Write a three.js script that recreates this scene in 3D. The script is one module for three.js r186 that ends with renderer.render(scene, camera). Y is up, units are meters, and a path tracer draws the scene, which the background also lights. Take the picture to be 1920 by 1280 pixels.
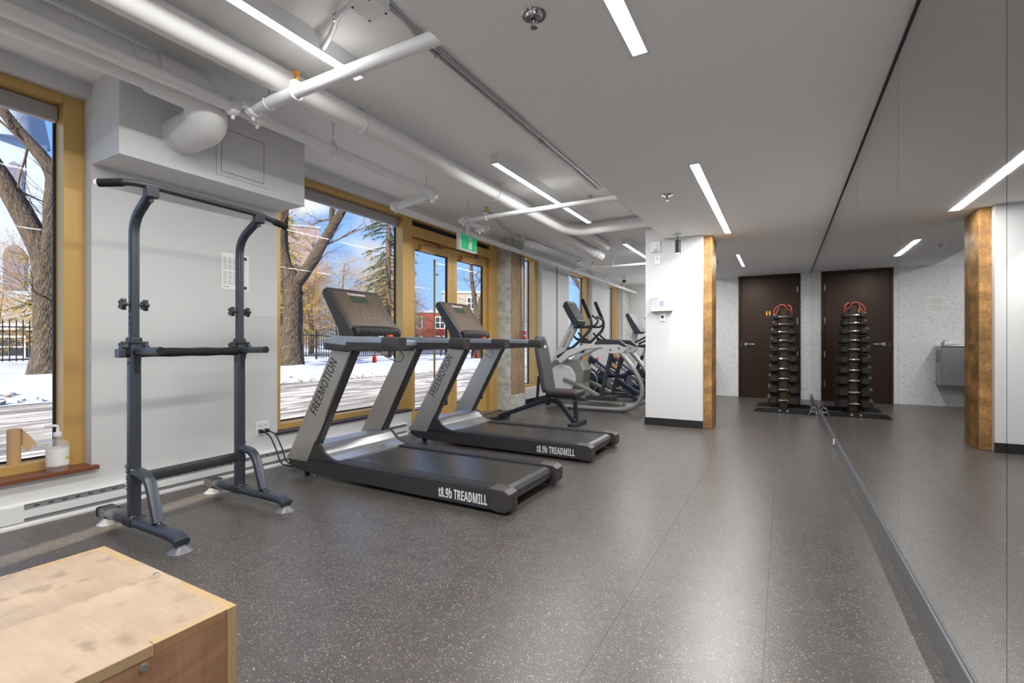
import * as THREE from 'three';
import { RoundedBoxGeometry } from 'three/addons/geometries/RoundedBoxGeometry.js';
import { TextGeometry } from 'three/addons/geometries/TextGeometry.js';
import { FontLoader } from 'three/addons/loaders/FontLoader.js';
import { mergeGeometries, toCreasedNormals } from 'three/addons/utils/BufferGeometryUtils.js';
import { RectAreaLightUniformsLib } from 'three/addons/lights/RectAreaLightUniformsLib.js';

// ---------- camera, sky, sun, exposure ----------
const scene = new THREE.Scene();
const camera = new THREE.PerspectiveCamera(2 * Math.atan(640 / 905) * 180 / Math.PI, 1.5, 0.05, 400);
camera.position.set(0, 1, 0);
camera.rotation.y = Math.atan(507 / 905);
camera.setViewOffset(1920, 1280, 0, -5, 1920, 1280);
const renderer = new THREE.WebGLRenderer();
renderer.toneMapping = THREE.LinearToneMapping;
renderer.toneMappingExposure = 1.54;
renderer.shadowMap.enabled = true;
RectAreaLightUniformsLib.init();

let seed = 7;
const rnd = () => { seed = (seed * 1664525 + 1013904223) >>> 0; return seed / 4294967296; };
const rr = (a, b) => a + (b - a) * rnd();
function hash(x, y, s) { let h = (x * 374761393 + y * 668265263 + s * 2246822519) | 0; h = Math.imul(h ^ (h >>> 13), 1274126177); return ((h ^ (h >>> 16)) >>> 0) / 4294967296; }
function vnoise(x, y, s = 0, px = 0, py = 0) {       // value noise, optional period
  const xi = Math.floor(x), yi = Math.floor(y), fx = x - xi, fy = y - yi, u = fx * fx * (3 - 2 * fx), v = fy * fy * (3 - 2 * fy);
  const w = (a, p) => p ? ((a % p) + p) % p : a;
  const a = hash(w(xi, px), w(yi, py), s), b = hash(w(xi + 1, px), w(yi, py), s), c = hash(w(xi, px), w(yi + 1, py), s), d = hash(w(xi + 1, px), w(yi + 1, py), s);
  return a + (b - a) * u + (c - a) * v + (a - b - c + d) * u * v;
}
function fbm(x, y, o = 4, s = 0, px = 0, py = 0) { let t = 0, a = 0.5, n = 0; for (let i = 0; i < o; i++) { t += a * vnoise(x, y, s + i, px, py); n += a; a *= 0.5; x *= 2; y *= 2; px *= 2; py *= 2; } return t / n; }

{ // sky: clear winter blue, paler to the horizon, thin broken cloud all round
  const W = 1024, H = 512, d = new Float32Array(W * H * 4);
  for (let j = 0; j < H; j++) for (let i = 0; i < W; i++) {
    const el = ((j + 0.5) / H - 0.5) * Math.PI, e = Math.max(0, Math.sin(el));
    const k = Math.pow(1 - e, 2.6);
    let r = 0.07 + 0.26 * k, g = 0.22 + 0.32 * k, b = 0.60 + 0.26 * k;
    const az = i / W * 24, cl = fbm(az, 3 + el * 7, 5, 40, 24, 0);
    const c = Math.min(1, Math.max(0, (cl - 0.52) * 4.5)) * (el > 0 ? 1 : 0);
    r += (0.86 - r) * c; g += (0.88 - g) * c; b += (0.92 - b) * c;
    const o = (j * W + i) * 4; d[o] = r; d[o + 1] = g; d[o + 2] = b; d[o + 3] = 1;
  }
  const t = new THREE.DataTexture(d, W, H, THREE.RGBAFormat, THREE.FloatType);
  t.mapping = THREE.EquirectangularReflectionMapping; t.magFilter = THREE.LinearFilter; t.needsUpdate = true;
  scene.background = t; scene.environment = t;
  scene.backgroundIntensity = scene.environmentIntensity = 0.95;
}
const sun = new THREE.DirectionalLight(new THREE.Color(1, 0.88, 0.72), 9.5);
sun.position.set(-6 + 0.204 * 60, 0.466 * 60, 45); sun.target.position.set(-6, 0, -15);
sun.castShadow = true; sun.shadow.radius = 1.5; sun.shadow.mapSize.set(4096, 4096);
Object.assign(sun.shadow.camera, { left: -40, right: 40, top: 30, bottom: -20, near: 1, far: 140 });
scene.add(sun, sun.target);
const LAMP = { slab: 66, soffit: 76, spot: 2.4 };          // luminance of the strip lamps, candela of the spot

// ---------- helpers ----------
const V = (x, y, z) => new THREE.Vector3(x, y, z);
const taken = {};
function numbered(n) { const k = taken[n] = (taken[n] ?? -1) + 1; return k ? n + '_' + String(k).padStart(3, '0') : n; }
function tag(o, label, category, group, kind) { o.userData = { label, category }; if (group) o.userData.group = group; if (kind) o.userData.kind = kind; return o; }
function thing(name, label, category, pos = [0, 0, 0], group, turn = 0) {
  const o = new THREE.Group(); o.name = numbered(name); o.position.set(...pos); o.rotation.y = turn; scene.add(o);
  return tag(o, label, category, group);
}
function struct(name, label, category, pos = [0, 0, 0]) { const o = thing(name, label, category, pos); o.userData.kind = 'structure'; return o; }
const prep = (g) => { let q = g.index ? g.toNonIndexed() : g; for (const k of Object.keys(q.attributes)) if (!['position', 'normal', 'uv'].includes(k)) q.deleteAttribute(k); if (!q.attributes.uv) q.setAttribute('uv', new THREE.BufferAttribute(new Float32Array(q.attributes.position.count * 2), 2)); return q; };
const merge = (list) => list.length === 1 ? list[0] : mergeGeometries(list.map(prep));
function part(parent, name, geo, m) {
  const o = new THREE.Mesh(Array.isArray(geo) ? merge(geo) : geo, m); o.name = name; o.castShadow = o.receiveShadow = true; parent.add(o); return o;
}
function parts(parent, name, list, m) { return list.map((g) => part(parent, name, g, m)); }
function solo(name, geo, m, label, category, group, kind) { const o = part(scene, numbered(name), geo, m); return tag(o, label, category, group, kind); }
function copyOf(src, pos, label, turn = src.rotation.y) { const c = src.clone(); c.name = numbered(src.name.replace(/_\d{3}$/, '')); c.position.set(...pos); c.rotation.y = turn; c.userData = { ...src.userData }; if (label) c.userData.label = label; scene.add(c); return c; }
function boxUV(g, s = 1) {                                 // uv in metres from the dominant axis of each normal
  const p = g.attributes.position, n = g.attributes.normal, u = new Float32Array(p.count * 2);
  for (let i = 0; i < p.count; i++) {
    const a = Math.abs(n.getX(i)), b = Math.abs(n.getY(i)), c = Math.abs(n.getZ(i));
    const [x, y] = a >= b && a >= c ? [p.getZ(i), p.getY(i)] : b >= c ? [p.getX(i), p.getZ(i)] : [p.getX(i), p.getY(i)];
    u[2 * i] = x * s; u[2 * i + 1] = y * s;
  }
  g.setAttribute('uv', new THREE.BufferAttribute(u, 2)); return g;
}
const uvm = (g, s = 1) => boxUV(prep(g), s);
const box = (x0, x1, y0, y1, z0, z1) => { const g = new THREE.BoxGeometry(Math.abs(x1 - x0), Math.abs(y1 - y0), Math.abs(z1 - z0)); g.translate((x0 + x1) / 2, (y0 + y1) / 2, (z0 + z1) / 2); return uvm(g); };
const rbox = (x0, x1, y0, y1, z0, z1, r = 0.004, seg = 2) => { const g = new RoundedBoxGeometry(Math.abs(x1 - x0), Math.abs(y1 - y0), Math.abs(z1 - z0), seg, r); g.translate((x0 + x1) / 2, (y0 + y1) / 2, (z0 + z1) / 2); return uvm(g); };
function fillet(pts, r, n = 6) {                           // polyline with rounded corners
  const out = [pts[0].clone()];
  for (let i = 1; i < pts.length - 1; i++) {
    const p = pts[i], a = pts[i - 1].clone().sub(p), b = pts[i + 1].clone().sub(p), q = Math.min(r, a.length() * 0.49, b.length() * 0.49);
    a.normalize().multiplyScalar(q).add(p); b.normalize().multiplyScalar(q).add(p);
    for (let k = 0; k <= n; k++) { const t = k / n; out.push(a.clone().multiplyScalar((1 - t) * (1 - t)).addScaledVector(p, 2 * t * (1 - t)).addScaledVector(b, t * t)); }
  }
  out.push(pts[pts.length - 1].clone()); return out;
}
const P3 = (list) => list.map((p) => V(...p));
const circ = (r, n = 12, sy = 1) => Array.from({ length: n }, (_, i) => [Math.cos(i / n * 2 * Math.PI) * r, Math.sin(i / n * 2 * Math.PI) * r * sy]);
const rrect = (w, h, r = 0.006, n = 2) => { const o = []; for (const [cx, cy, a0] of [[w / 2 - r, h / 2 - r, 0], [-w / 2 + r, h / 2 - r, 90], [-w / 2 + r, -h / 2 + r, 180], [w / 2 - r, -h / 2 + r, 270]]) for (let i = 0; i <= n; i++) { const a = (a0 + 90 * i / n) * Math.PI / 180; o.push([cx + Math.cos(a) * r, cy + Math.sin(a) * r]); } return o; };
function sweep(pts, prof, up = V(0, 1, 0), scale) {        // cross-section prof [side, up] carried along pts, with end caps
  const n = pts.length, m = prof.length, pos = [], uv = [], idx = []; let run = 0; let side = null;
  for (let i = 0; i < n; i++) {
    const t = pts[Math.min(i + 1, n - 1)].clone().sub(pts[Math.max(i - 1, 0)]).normalize();
    let s = new THREE.Vector3().crossVectors(t, up);
    if (s.length() < 0.05) s = side ? side.clone().addScaledVector(t, -side.dot(t)) : new THREE.Vector3().crossVectors(t, V(1, 0, 0.01));
    s.normalize(); if (side && s.dot(side) < 0) s.negate(); side = s;
    const u = new THREE.Vector3().crossVectors(s, t).normalize(), k = scale ? scale(i / (n - 1)) : 1;
    if (i) run += pts[i].distanceTo(pts[i - 1]);
    for (let j = 0; j <= m; j++) { const [a, b] = prof[j % m]; const q = pts[i].clone().addScaledVector(s, a * k).addScaledVector(u, b * k); pos.push(q.x, q.y, q.z); uv.push(j / m * 0.3, run); }
  }
  for (let i = 0; i < n - 1; i++) for (let j = 0; j < m; j++) { const a = i * (m + 1) + j, b = a + m + 1; idx.push(a, b, a + 1, b, b + 1, a + 1); }
  for (const e of [0, n - 1]) { const c = pos.length / 3; pos.push(pts[e].x, pts[e].y, pts[e].z); uv.push(0, 0); const o = e * (m + 1); for (let j = 0; j < m; j++) e ? idx.push(c, o + j + 1, o + j) : idx.push(c, o + j, o + j + 1); }
  const g = new THREE.BufferGeometry(); g.setAttribute('position', new THREE.Float32BufferAttribute(pos, 3)); g.setAttribute('uv', new THREE.Float32BufferAttribute(uv, 2)); g.setIndex(idx);
  return toCreasedNormals(g, 0.7);
}
const pipe = (list, r, bend = 0.05, n = 12) => sweep(list.length > 2 ? fillet(P3(list), bend) : P3(list), circ(r, n));
const bar = (list, w, h, bend = 0.05, up = V(0, 1, 0), r = 0.006) => sweep(list.length > 2 ? fillet(P3(list), bend) : P3(list), rrect(w, h, r), up);
function ext(pts, z0, z1, bevel = 0, curve = 1) {          // polygon in xy carried from z0 to z1
  const d = Math.abs(z1 - z0), g = new THREE.ExtrudeGeometry(Array.isArray(pts) ? new THREE.Shape(pts.map((p) => new THREE.Vector2(...p))) : pts, { depth: d - 2 * bevel, bevelEnabled: bevel > 0, bevelThickness: bevel, bevelSize: bevel, bevelOffset: -bevel, bevelSegments: 2, curveSegments: curve > 1 ? curve : 8 });
  g.translate(0, 0, Math.min(z0, z1) + bevel); return uvm(g);
}
const extX = (pts, x0, x1, bevel = 0) => { const g = ext(pts, x0, x1, bevel); g.applyMatrix4(new THREE.Matrix4().set(0, 0, 1, 0, 0, 1, 0, 0, -1, 0, 0, 0, 0, 0, 0, 1)); return uvm(g); };   // polygon given as [-z, y], carried along x
const lathe = (prof, n = 20) => new THREE.LatheGeometry(prof.map((p) => new THREE.Vector2(...p)), n);
const move = (g, x, y, z) => { g.translate(x, y, z); return g; };
const disc = (r, h, at, axis = 'y', n = 20, bev = 0.15) => { // short cylinder with softened rims
  const b = Math.min(r, h) * bev, g = lathe([[0, -h / 2], [r - b, -h / 2], [r, -h / 2 + b], [r, h / 2 - b], [r - b, h / 2], [0, h / 2]], n);
  if (axis === 'x') g.rotateZ(Math.PI / 2); if (axis === 'z') g.rotateX(Math.PI / 2);
  return move(toCreasedNormals(g, 0.5), ...at);
};
const torus = (R, r, at, axis = 'z', a = 24, b = 8) => { const g = new THREE.TorusGeometry(R, r, b, a); if (axis === 'y') g.rotateX(Math.PI / 2); if (axis === 'x') g.rotateY(Math.PI / 2); return move(g, ...at); };
const C = (hex) => new THREE.Color(hex);
function mat(color, roughness = 0.6, metalness = 0, more = {}) { return new THREE.MeshPhysicalMaterial({ color: C(color), roughness, metalness, ...more }); }
function tex(w, h, fn, srgb = true, rep = null) {          // fn(x, y) -> [r, g, b] 0..1 (srgb) or a grey number
  const d = new Uint8Array(w * h * 4);
  for (let y = 0; y < h; y++) for (let x = 0; x < w; x++) { const c = fn(x, y), o = (y * w + x) * 4; for (let k = 0; k < 3; k++) d[o + k] = Math.max(0, Math.min(255, 255 * (c.length ? c[k] : c))); d[o + 3] = 255; }
  const t = new THREE.DataTexture(d, w, h); t.magFilter = t.minFilter = THREE.LinearFilter; t.wrapS = t.wrapT = THREE.RepeatWrapping; if (srgb) t.colorSpace = THREE.SRGBColorSpace; if (rep) t.repeat.set(...rep); t.needsUpdate = true; return t;
}
const font = await new FontLoader().loadAsync('fonts/droid/droid_sans_bold.typeface.json');
const fontThin = await new FontLoader().loadAsync('fonts/droid/droid_sans_regular.typeface.json');
function text(s, size, f = font, squeeze = 1, depth = 0.0012) { const g = new TextGeometry(s, { font: f, size, depth, curveSegments: 4 }); g.computeBoundingBox(); const b = g.boundingBox; g.translate(-b.min.x, -b.min.y, 0); g.scale(squeeze, 1, 1); return g; }

// ---------- materials ----------
const flecks = (() => {                                    // rubber crumb floor: dark ground, cork and grey flecks
  const N = 2048, a = new Float32Array(N * N * 3), put = (x, y, c, k) => { const o = ((((y % N) + N) % N) * N + ((x % N) + N) % N) * 3; for (let i = 0; i < 3; i++) a[o + i] += (c[i] - a[o + i]) * k; };
  for (let y = 0; y < N; y++) for (let x = 0; x < N; x++) { const n = hash(x, y, 3) * 0.05 + fbm(x / 64, y / 64, 3, 9, 32, 32) * 0.05, o = (y * N + x) * 3; a[o] = 0.255 + n; a[o + 1] = 0.238 + n; a[o + 2] = 0.228 + n; }
  const cols = [[0.80, 0.72, 0.63], [0.70, 0.60, 0.50], [0.62, 0.60, 0.58], [0.78, 0.66, 0.52], [0.86, 0.82, 0.76]];
  for (let i = 0; i < 38000; i++) {
    const x = (rnd() * N) | 0, y = (rnd() * N) | 0, c = cols[(rnd() * 5) | 0], L = 0.9 + rnd() * rnd() * 3.6, w = 0.6 + rnd() * 0.7, an = rnd() * Math.PI, ca = Math.cos(an), sa = Math.sin(an), R = Math.ceil(L) + 1;
    for (let v = -R; v <= R; v++) for (let u = -R; u <= R; u++) { const p = Math.abs(u * ca + v * sa) / L, q = Math.abs(-u * sa + v * ca) / w; if (p + q * q < 1) put(x + u, y + v, c, 0.95); }
  }
  return tex(N, N, (x, y) => { const o = (y * N + x) * 3; return [a[o], a[o + 1], a[o + 2]]; });
})();
const rubberBump = tex(512, 512, (x, y) => 0.5 + (hash(x, y, 5) - 0.5) * 0.6 + (fbm(x / 6, y / 6, 3, 17, 0, 0) - 0.5) * 0.8, false);
rubberBump.repeat.set(4, 4);
const wallBump = tex(512, 512, (x, y) => fbm(x / 8, y / 8, 4, 21, 64, 64), false);
const specks = tex(1024, 1024, (() => {                    // white board with black pits and streaks
  const a = new Float32Array(1024 * 1024).fill(1);
  for (let i = 0; i < 1100; i++) { const x0 = (rnd() * 1024) | 0, y0 = (rnd() * 1024) | 0, L = 2 + rnd() * 8, h = 1 + rnd() * 2.5, s = rr(-0.5, 0.5), dk = rr(0.15, 0.6); for (let u = -L; u <= L; u++) for (let v = -h; v <= h; v++) if ((u / L) ** 2 + (v / h) ** 2 < 1 && rnd() < 0.85) a[(((y0 + v + s * u) | 0) & 1023) * 1024 + ((x0 + u) & 1023)] = dk; }
  return (x, y) => { const n = 0.90 + 0.04 * fbm(x / 16, y / 16, 3, 3, 64, 64), k = a[y * 1024 + x]; return [n * k, n * k, n * k]; };
})());
const concreteTex = tex(512, 1024, (x, y) => { const n = fbm(x / 40, y / 40, 5, 31), m = fbm(x / 120 + 9, y / 160, 3, 33), pit = hash(x >> 1, y >> 1, 8) > 0.985 ? 0.12 : 0; const v = 0.72 + 0.26 * n - 0.14 * m - pit; return [v * 0.98, v * 1.0, v * 0.96]; });
const oldWood = tex(512, 1024, (x, y) => { const g = fbm(x / 9, y / 160, 4, 51), k = fbm(x / 60, y / 90, 4, 53), sc = fbm(x / 3, y / 14, 2, 57); const v = 0.42 + 0.5 * k * (0.6 + 0.5 * g) - 0.2 * sc; return [v * 1.05 + 0.08, v * 0.84 + 0.03, v * 0.52]; });
const boardWood = tex(512, 1024, (x, y) => { const g = fbm(x / 7, y / 200, 4, 61), k = fbm(x / 80, y / 80, 3, 63); const v = 0.52 + 0.22 * g + 0.1 * k; return [v * 0.92, v * 0.78, v * 0.62]; });
const plyTop = tex(1024, 1024, (x, y) => { const k = fbm(x / 150, y / 90, 4, 71, 0, 0), g = fbm(x / 60, y / 5, 3, 73), st = fbm(x / 40, y / 40, 4, 78); const v = 0.60 + 0.16 * k + 0.05 * g - (st > 0.62 ? (st - 0.62) * 0.5 : 0); return [v * 0.90, v * 0.79, v * 0.67]; });
const plySide = tex(1024, 1024, (x, y) => { const w = fbm(x / 300, y / 60, 3, 81) * 8, g = 0.5 + 0.5 * Math.sin((x / 55 + w) * 2), f = fbm(x / 4, y / 90, 3, 83); const v = 0.45 + 0.06 * g + 0.08 * f; return [v * 1.08, v * 0.80, v * 0.60]; });
const plyPaint = (x, y) => { const l = (y >> 4) & 1, n = hash(x >> 2, y, 3) * 0.1; return l ? [0.62 + n * .5, 0.53 + n * .5, 0.42] : [0.56 + n, 0.46 + n, 0.35]; };
const plyEdgeV = tex(64, 256, plyPaint), plyEdgeU = tex(256, 64, (x, y) => plyPaint(y, x)); plyEdgeV.repeat.set(2, 24); plyEdgeU.repeat.set(24, 2);
const barkTex = tex(256, 512, (x, y) => { const r = fbm(x / 7, y / 34, 4, 91), k = fbm(x / 40, y / 60, 3, 93); const v = 0.07 + 0.37 * r * (0.5 + 0.7 * k); return [v * 1.05, v * 0.92, v * 0.78]; });
const barkBump = tex(256, 512, (x, y) => fbm(x / 7, y / 34, 4, 91), false);
const snowTex = tex(512, 512, (x, y) => { const n = fbm(x / 30, y / 30, 4, 101, 0, 0); const v = 0.80 + 0.12 * n; return [v, v * 1.01, v * 1.03]; });
const roadTex = tex(1024, 1024, (x, y) => { const a = fbm(x / 24, y / 170, 5, 111), b = fbm(x / 7, y / 9, 3, 113), t = fbm(x / 90, y / 400, 3, 117); let v = 0.42 + 0.42 * (a - 0.4) + 0.16 * b + 0.3 * (t - 0.4); if (a > 0.58) v += (a - 0.58) * 1.8; return [v * 1.0, v * 0.97, v * 0.93]; });
const M = {
  floor: new THREE.MeshPhysicalMaterial({ map: flecks, roughness: 0.30, bumpMap: rubberBump, bumpScale: 0.0004 }),
  wall: mat('#d6d6d6', 0.7, 0, { bumpMap: wallBump, bumpScale: 0.0004 }),
  ceil: mat('#f5f5f5', 0.75, 0, { bumpMap: wallBump, bumpScale: 0.0012 }),
  drywall: mat('#f5f5f5', 0.8, 0, { bumpMap: wallBump, bumpScale: 0.0003 }),
  speck: mat('#ffffff', 0.6, 0, { map: specks }),
  baseBlack: mat('#1d1d1e', 0.5), baseGrey: mat('#55585c', 0.4),
  gold: mat('#cfa864', 0.36, 0.2), goldDark: mat('#94764a', 0.45, 0.25), gasket: mat('#16161a', 0.6),
  glass: new THREE.MeshPhysicalMaterial({ color: 0xffffff, roughness: 0, transmission: 1, thickness: 0, ior: 1.5, specularIntensity: 0.1 }),
  blind: mat('#a9a9aa', 0.8), sillWood: mat('#7a4a2c', 0.45, 0, { map: null }),
  concrete: mat('#ffffff', 0.85, 0, { map: concreteTex, bumpMap: concreteTex, bumpScale: 0.002 }),
  boardConcrete: mat('#ffffff', 0.8, 0, { map: boardWood }),
  timber: mat('#ffffff', 0.5, 0, { map: oldWood, bumpMap: oldWood, bumpScale: 0.004 }),
  mirror: mat('#c2c2c2', 0.015, 1), 
  white: mat('#ececec', 0.45), whitePipe: mat('#e8e8e8', 0.5), whiteMetal: mat('#dcdcdc', 0.35, 0.1), grey: mat('#9a9a9a', 0.5, 0.4), steel: mat('#b4b4b6', 0.3, 0.9), chrome: mat('#d8d8d8', 0.08, 1), brass: mat('#d59a3c', 0.3, 0.9),
  lamp: mat('#ffffff', 0.6, 0, { emissive: new THREE.Color(1, 1, 1), emissiveIntensity: 2.2 }),
  black: mat('#18181a', 0.45), blackSoft: mat('#1f1f22', 0.8), rubber: mat('#161617', 0.75), foam: mat('#141416', 0.9),
  towerGrey: mat('#4b5058', 0.36, 0.5), towerDark: mat('#3b3d42', 0.45, 0.3),
  tmSilver: mat('#b3b0aa', 0.34, 0.8), tmHood: mat('#b9bbbf', 0.3, 0.75), tmDark: mat('#3b3a3c', 0.45, 0.15), tmRail: mat('#98a1ad', 0.34, 0.45), tmBelt: mat('#2e2d2d', 0.3), tmStrip: mat('#3b3b3c', 0.3), tmCap: mat('#3d3a39', 0.45), tmFace: mat('#5c4c3e', 0.35), lcd: mat('#3c4a3c', 0.2), ink: mat('#1b1b1d', 0.5), printWhite: mat('#e8e8e8', 0.6), red: mat('#c8342a', 0.5), orange: mat('#e2582a', 0.5),
  vinyl: mat('#45474b', 0.6), vinylBrown: mat('#3a322f', 0.45), benchFrame: mat('#33373e', 0.4, 0.4),
  elWhite: mat('#d2d3d2', 0.35), elGrey: mat('#8b8d86', 0.4, 0.3), elTube: mat('#b9b9b8', 0.32, 0.7), elDark: mat('#3a3d42', 0.45, 0.2), navy: mat('#273247', 0.4, 0.3),
  doorBrown: mat('#342316', 0.34, 0.45), rackBrown: mat('#4a3824', 0.45, 0.3), hexBlack: mat('#282422', 0.45), bandRed: mat('#d8443c', 0.5),
  ply: mat('#ffffff', 0.42, 0, { map: plyTop }), plySide: mat('#ffffff', 0.5, 0, { map: plySide }), plyEdgeV: mat('#ffffff', 0.6, 0, { map: plyEdgeV }), plyEdgeU: mat('#ffffff', 0.6, 0, { map: plyEdgeU }),
  cup: mat('#6f7276', 0.3),
  paper: mat('#f2f2f0', 0.8), plastic: new THREE.MeshPhysicalMaterial({ color: 0xffffff, roughness: 0.08, transmission: 0.85, thickness: 0 }), blue: mat('#3a62c8', 0.3),
  green: mat('#12a566', 0.5, 0, { emissive: new THREE.Color(0.0, 0.10, 0.04), emissiveIntensity: 1 }),
  bark: mat('#ffffff', 0.95, 0, { map: barkTex, bumpMap: barkBump, bumpScale: 0.03 }),
  twig: mat('#4a3d33', 0.95), twigGold: mat('#927a48', 0.95), twigGrey: mat('#776760', 0.95), twigRust: mat('#785b44', 0.95), needle: mat('#3d4a30', 0.9), needleGold: mat('#7d7038', 0.9),
  snow: mat('#cbd2de', 0.7, 0, { map: snowTex }), road: mat('#ffffff', 0.55, 0, { map: roadTex }), slush: mat('#c9cbd0', 0.85),
  iron: mat('#1a1b1d', 0.6), brick: mat('#6b2e27', 0.9), greyBrick: mat('#77736f', 0.9), stone: mat('#9ba7ba', 0.9), stoneDark: mat('#7c889c', 0.9), paleWindow: mat('#6d6a78', 0.6), tower: mat('#736b76', 0.9), darkGlass: mat('#2b3138', 0.2), trimWhite: mat('#e4e4e4', 0.7), roofSnow: mat('#e8ecf2', 0.8), darkWall: mat('#4a4a4e', 0.8),
};
// ---------- room shell ----------
const XL = -3.69, XM = 0.446, SLAB = 2.6, SOF = 2.29, ZB = -10.2, ZF = -13.05, ZR = 2.5;
{ // floor of square rubber tiles
  const f = struct('floor', 'dark rubber gym floor tiles flecked with tan and grey crumbs', 'floor');
  part(f, 'floor_slab', [box(-4.0, 0.7, -0.16, -0.012, ZR + 0.15, ZF - 0.15), box(XL, 0.6, -0.012, 0, ZR, 0.5)], M.baseBlack);
  const S = 0.478, gap = 0.0002, ch = 0.0004;
  const tile = (x0, x1, z0, z1, ou, ov) => {               // chamfered slab, 18 triangles
    const a = x0 + gap, b = x1 - gap, c = z0 - gap, d = z1 + gap, top = [[a + ch, 0, c - ch], [b - ch, 0, c - ch], [b - ch, 0, d + ch], [a + ch, 0, d + ch]], mid = [[a, -ch, c], [b, -ch, c], [b, -ch, d], [a, -ch, d]], low = mid.map((p) => [p[0], -0.012, p[2]]);
    const pos = [], uv = [], quad = (p, q, r, s) => { for (const k of [p, q, r, p, r, s]) { pos.push(...k); uv.push((k[0] - a + ou) * 0.5, (k[2] - d + ov) * 0.5); } };
    quad(top[0], top[1], top[2], top[3]);
    for (let i = 0; i < 4; i++) { const j = (i + 1) % 4; quad(mid[i], mid[j], top[j], top[i]); quad(low[i], low[j], mid[j], mid[i]); }
    const g = new THREE.BufferGeometry(); g.setAttribute('position', new THREE.Float32BufferAttribute(pos, 3)); g.setAttribute('uv', new THREE.Float32BufferAttribute(uv, 2)); g.computeVertexNormals(); return g;
  };
  const kinds = Array.from({ length: 12 }, () => tile(0, S, 0, -S, rnd() * 2, rnd() * 2));
  for (let i = -7; i < 3; i++) for (let j = -4; j < 26; j++) {
    const x0 = Math.max(XL, -0.53 + i * S), x1 = Math.min(XM, -0.53 + (i + 1) * S), z0 = Math.min(0.5, -1.42 - j * S), z1 = Math.max(ZF, -1.42 - (j + 1) * S);
    if (x1 - x0 < 0.01 || z0 - z1 < 0.01 || (z0 < ZB - 0.3 && x0 > -1.3)) continue;
    const whole = x1 - x0 > S - 1e-4 && z0 - z1 > S - 1e-4;
    const t = part(f, 'floor_tile', whole ? kinds[(rnd() * 12) | 0] : tile(0, x1 - x0, 0, z1 - z0, rnd() * 2, rnd() * 2), M.floor);
    t.position.set(x0, 0, z0);
  }
}
function shell(name, boxes, m, label, category = 'wall') { return solo(name, boxes.map((b) => box(...b)), m, label, category, null, 'structure'); }
const W0 = 0.26, W1 = 2.51;                                // window opening heights
shell('wall_left', [
  [-4.0, XL, 0, SLAB, ZR, 1.4], [-4.0, XL, 0, W0, 1.4, -1.32], [-4.0, XL, 0, SLAB, -1.32, -2.566], [-4.0, XL, 0, W0, -2.566, -4.24], [-4.0, XL, 0, W0, -6.33, -7.67], [-4.0, XL, 0, SLAB, -7.67, -8.89], [-4.0, XL, 0, W0, -8.89, -10.24],
  [-4.0, XL, 0, SLAB, -10.24, -11.43], [-4.0, XL, 0, W0, -11.43, -12.4], [-4.0, XL, 0, SLAB, -12.4, ZF], [-4.0, XL - 0.02, W1, SLAB, 1.4, -1.32], [-4.0, XL - 0.02, W1, SLAB, -2.566, -7.67], [-4.0, XL - 0.02, W1, SLAB, -8.89, -10.24], [-4.0, XL - 0.02, W1, SLAB, -11.43, -12.4],
], M.wall, 'white plastered window wall with tall openings beside the treadmills');
shell('wall_right', [[0.456, 0.62, 0, SOF, ZR, ZB]], M.drywall, 'painted wall carrying the tall mirror panels');
shell('wall_back', [[-1.78, -0.735, 0, SOF, ZB, ZB - 0.15], [0.285, 0.456, 0, SOF, ZB, ZB - 0.15]], M.speck, 'white speckled board wall around the brown door');
shell('wall_far', [[XL, -1.78, 0, SLAB, ZF, ZF - 0.15]], M.speck, 'white speckled wall at the far end behind the exercise bikes');
shell('wall_partition', [[-1.78, -1.66, 0, SLAB, ZB - 0.15, ZF]], M.wall, 'white partition wall beside the far cardio corner');
shell('wall_rear', [[-4.0, -2.53, 0, SLAB, ZR, ZR + 0.15], [-2.53, -2.36, 0, 0.25, ZR, ZR + 0.15], [-2.53, -2.36, 2.2, SLAB, ZR, ZR + 0.15], [-2.36, -2.0, 0, SLAB, ZR, ZR + 0.15], [-2.0, 0.62, 0, SLAB, ZR, ZR + 0.15]], M.wall, 'white wall opposite the brown door');
shell('ceiling', [[-4.0, 0.62, SLAB, SLAB + 0.15, ZR + 0.15, ZF - 0.15]], M.ceil, 'white painted concrete slab above the pipes', 'ceiling');
shell('ceiling_soffit', [[-1.27, 0.62, SOF, SLAB, ZR, ZB - 0.15], [-1.78, -1.27, SOF, SLAB, ZB, ZB - 0.15]], M.drywall, 'smooth grey white lowered ceiling with recessed light strips', 'ceiling');
{ // pillar with its old timber post
  const p = struct('wall_pillar', 'white pillar with black base and thermostat, timber post at its edge', 'pillar');
  part(p, 'plaster', [box(-1.49, -0.82, 0, SLAB, -6.07, -6.62)], M.wall);
  part(p, 'skirting', [rbox(-1.496, -0.815, 0, 0.092, -6.06, -6.075, 0.002), rbox(-1.50, -1.488, 0, 0.092, -6.06, -6.62, 0.002)], M.baseBlack);
  const t = part(p, 'timber_post', [rbox(-0.822, -0.728, 0, SOF, -6.14, -6.56, 0.008)], M.timber);
}
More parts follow.
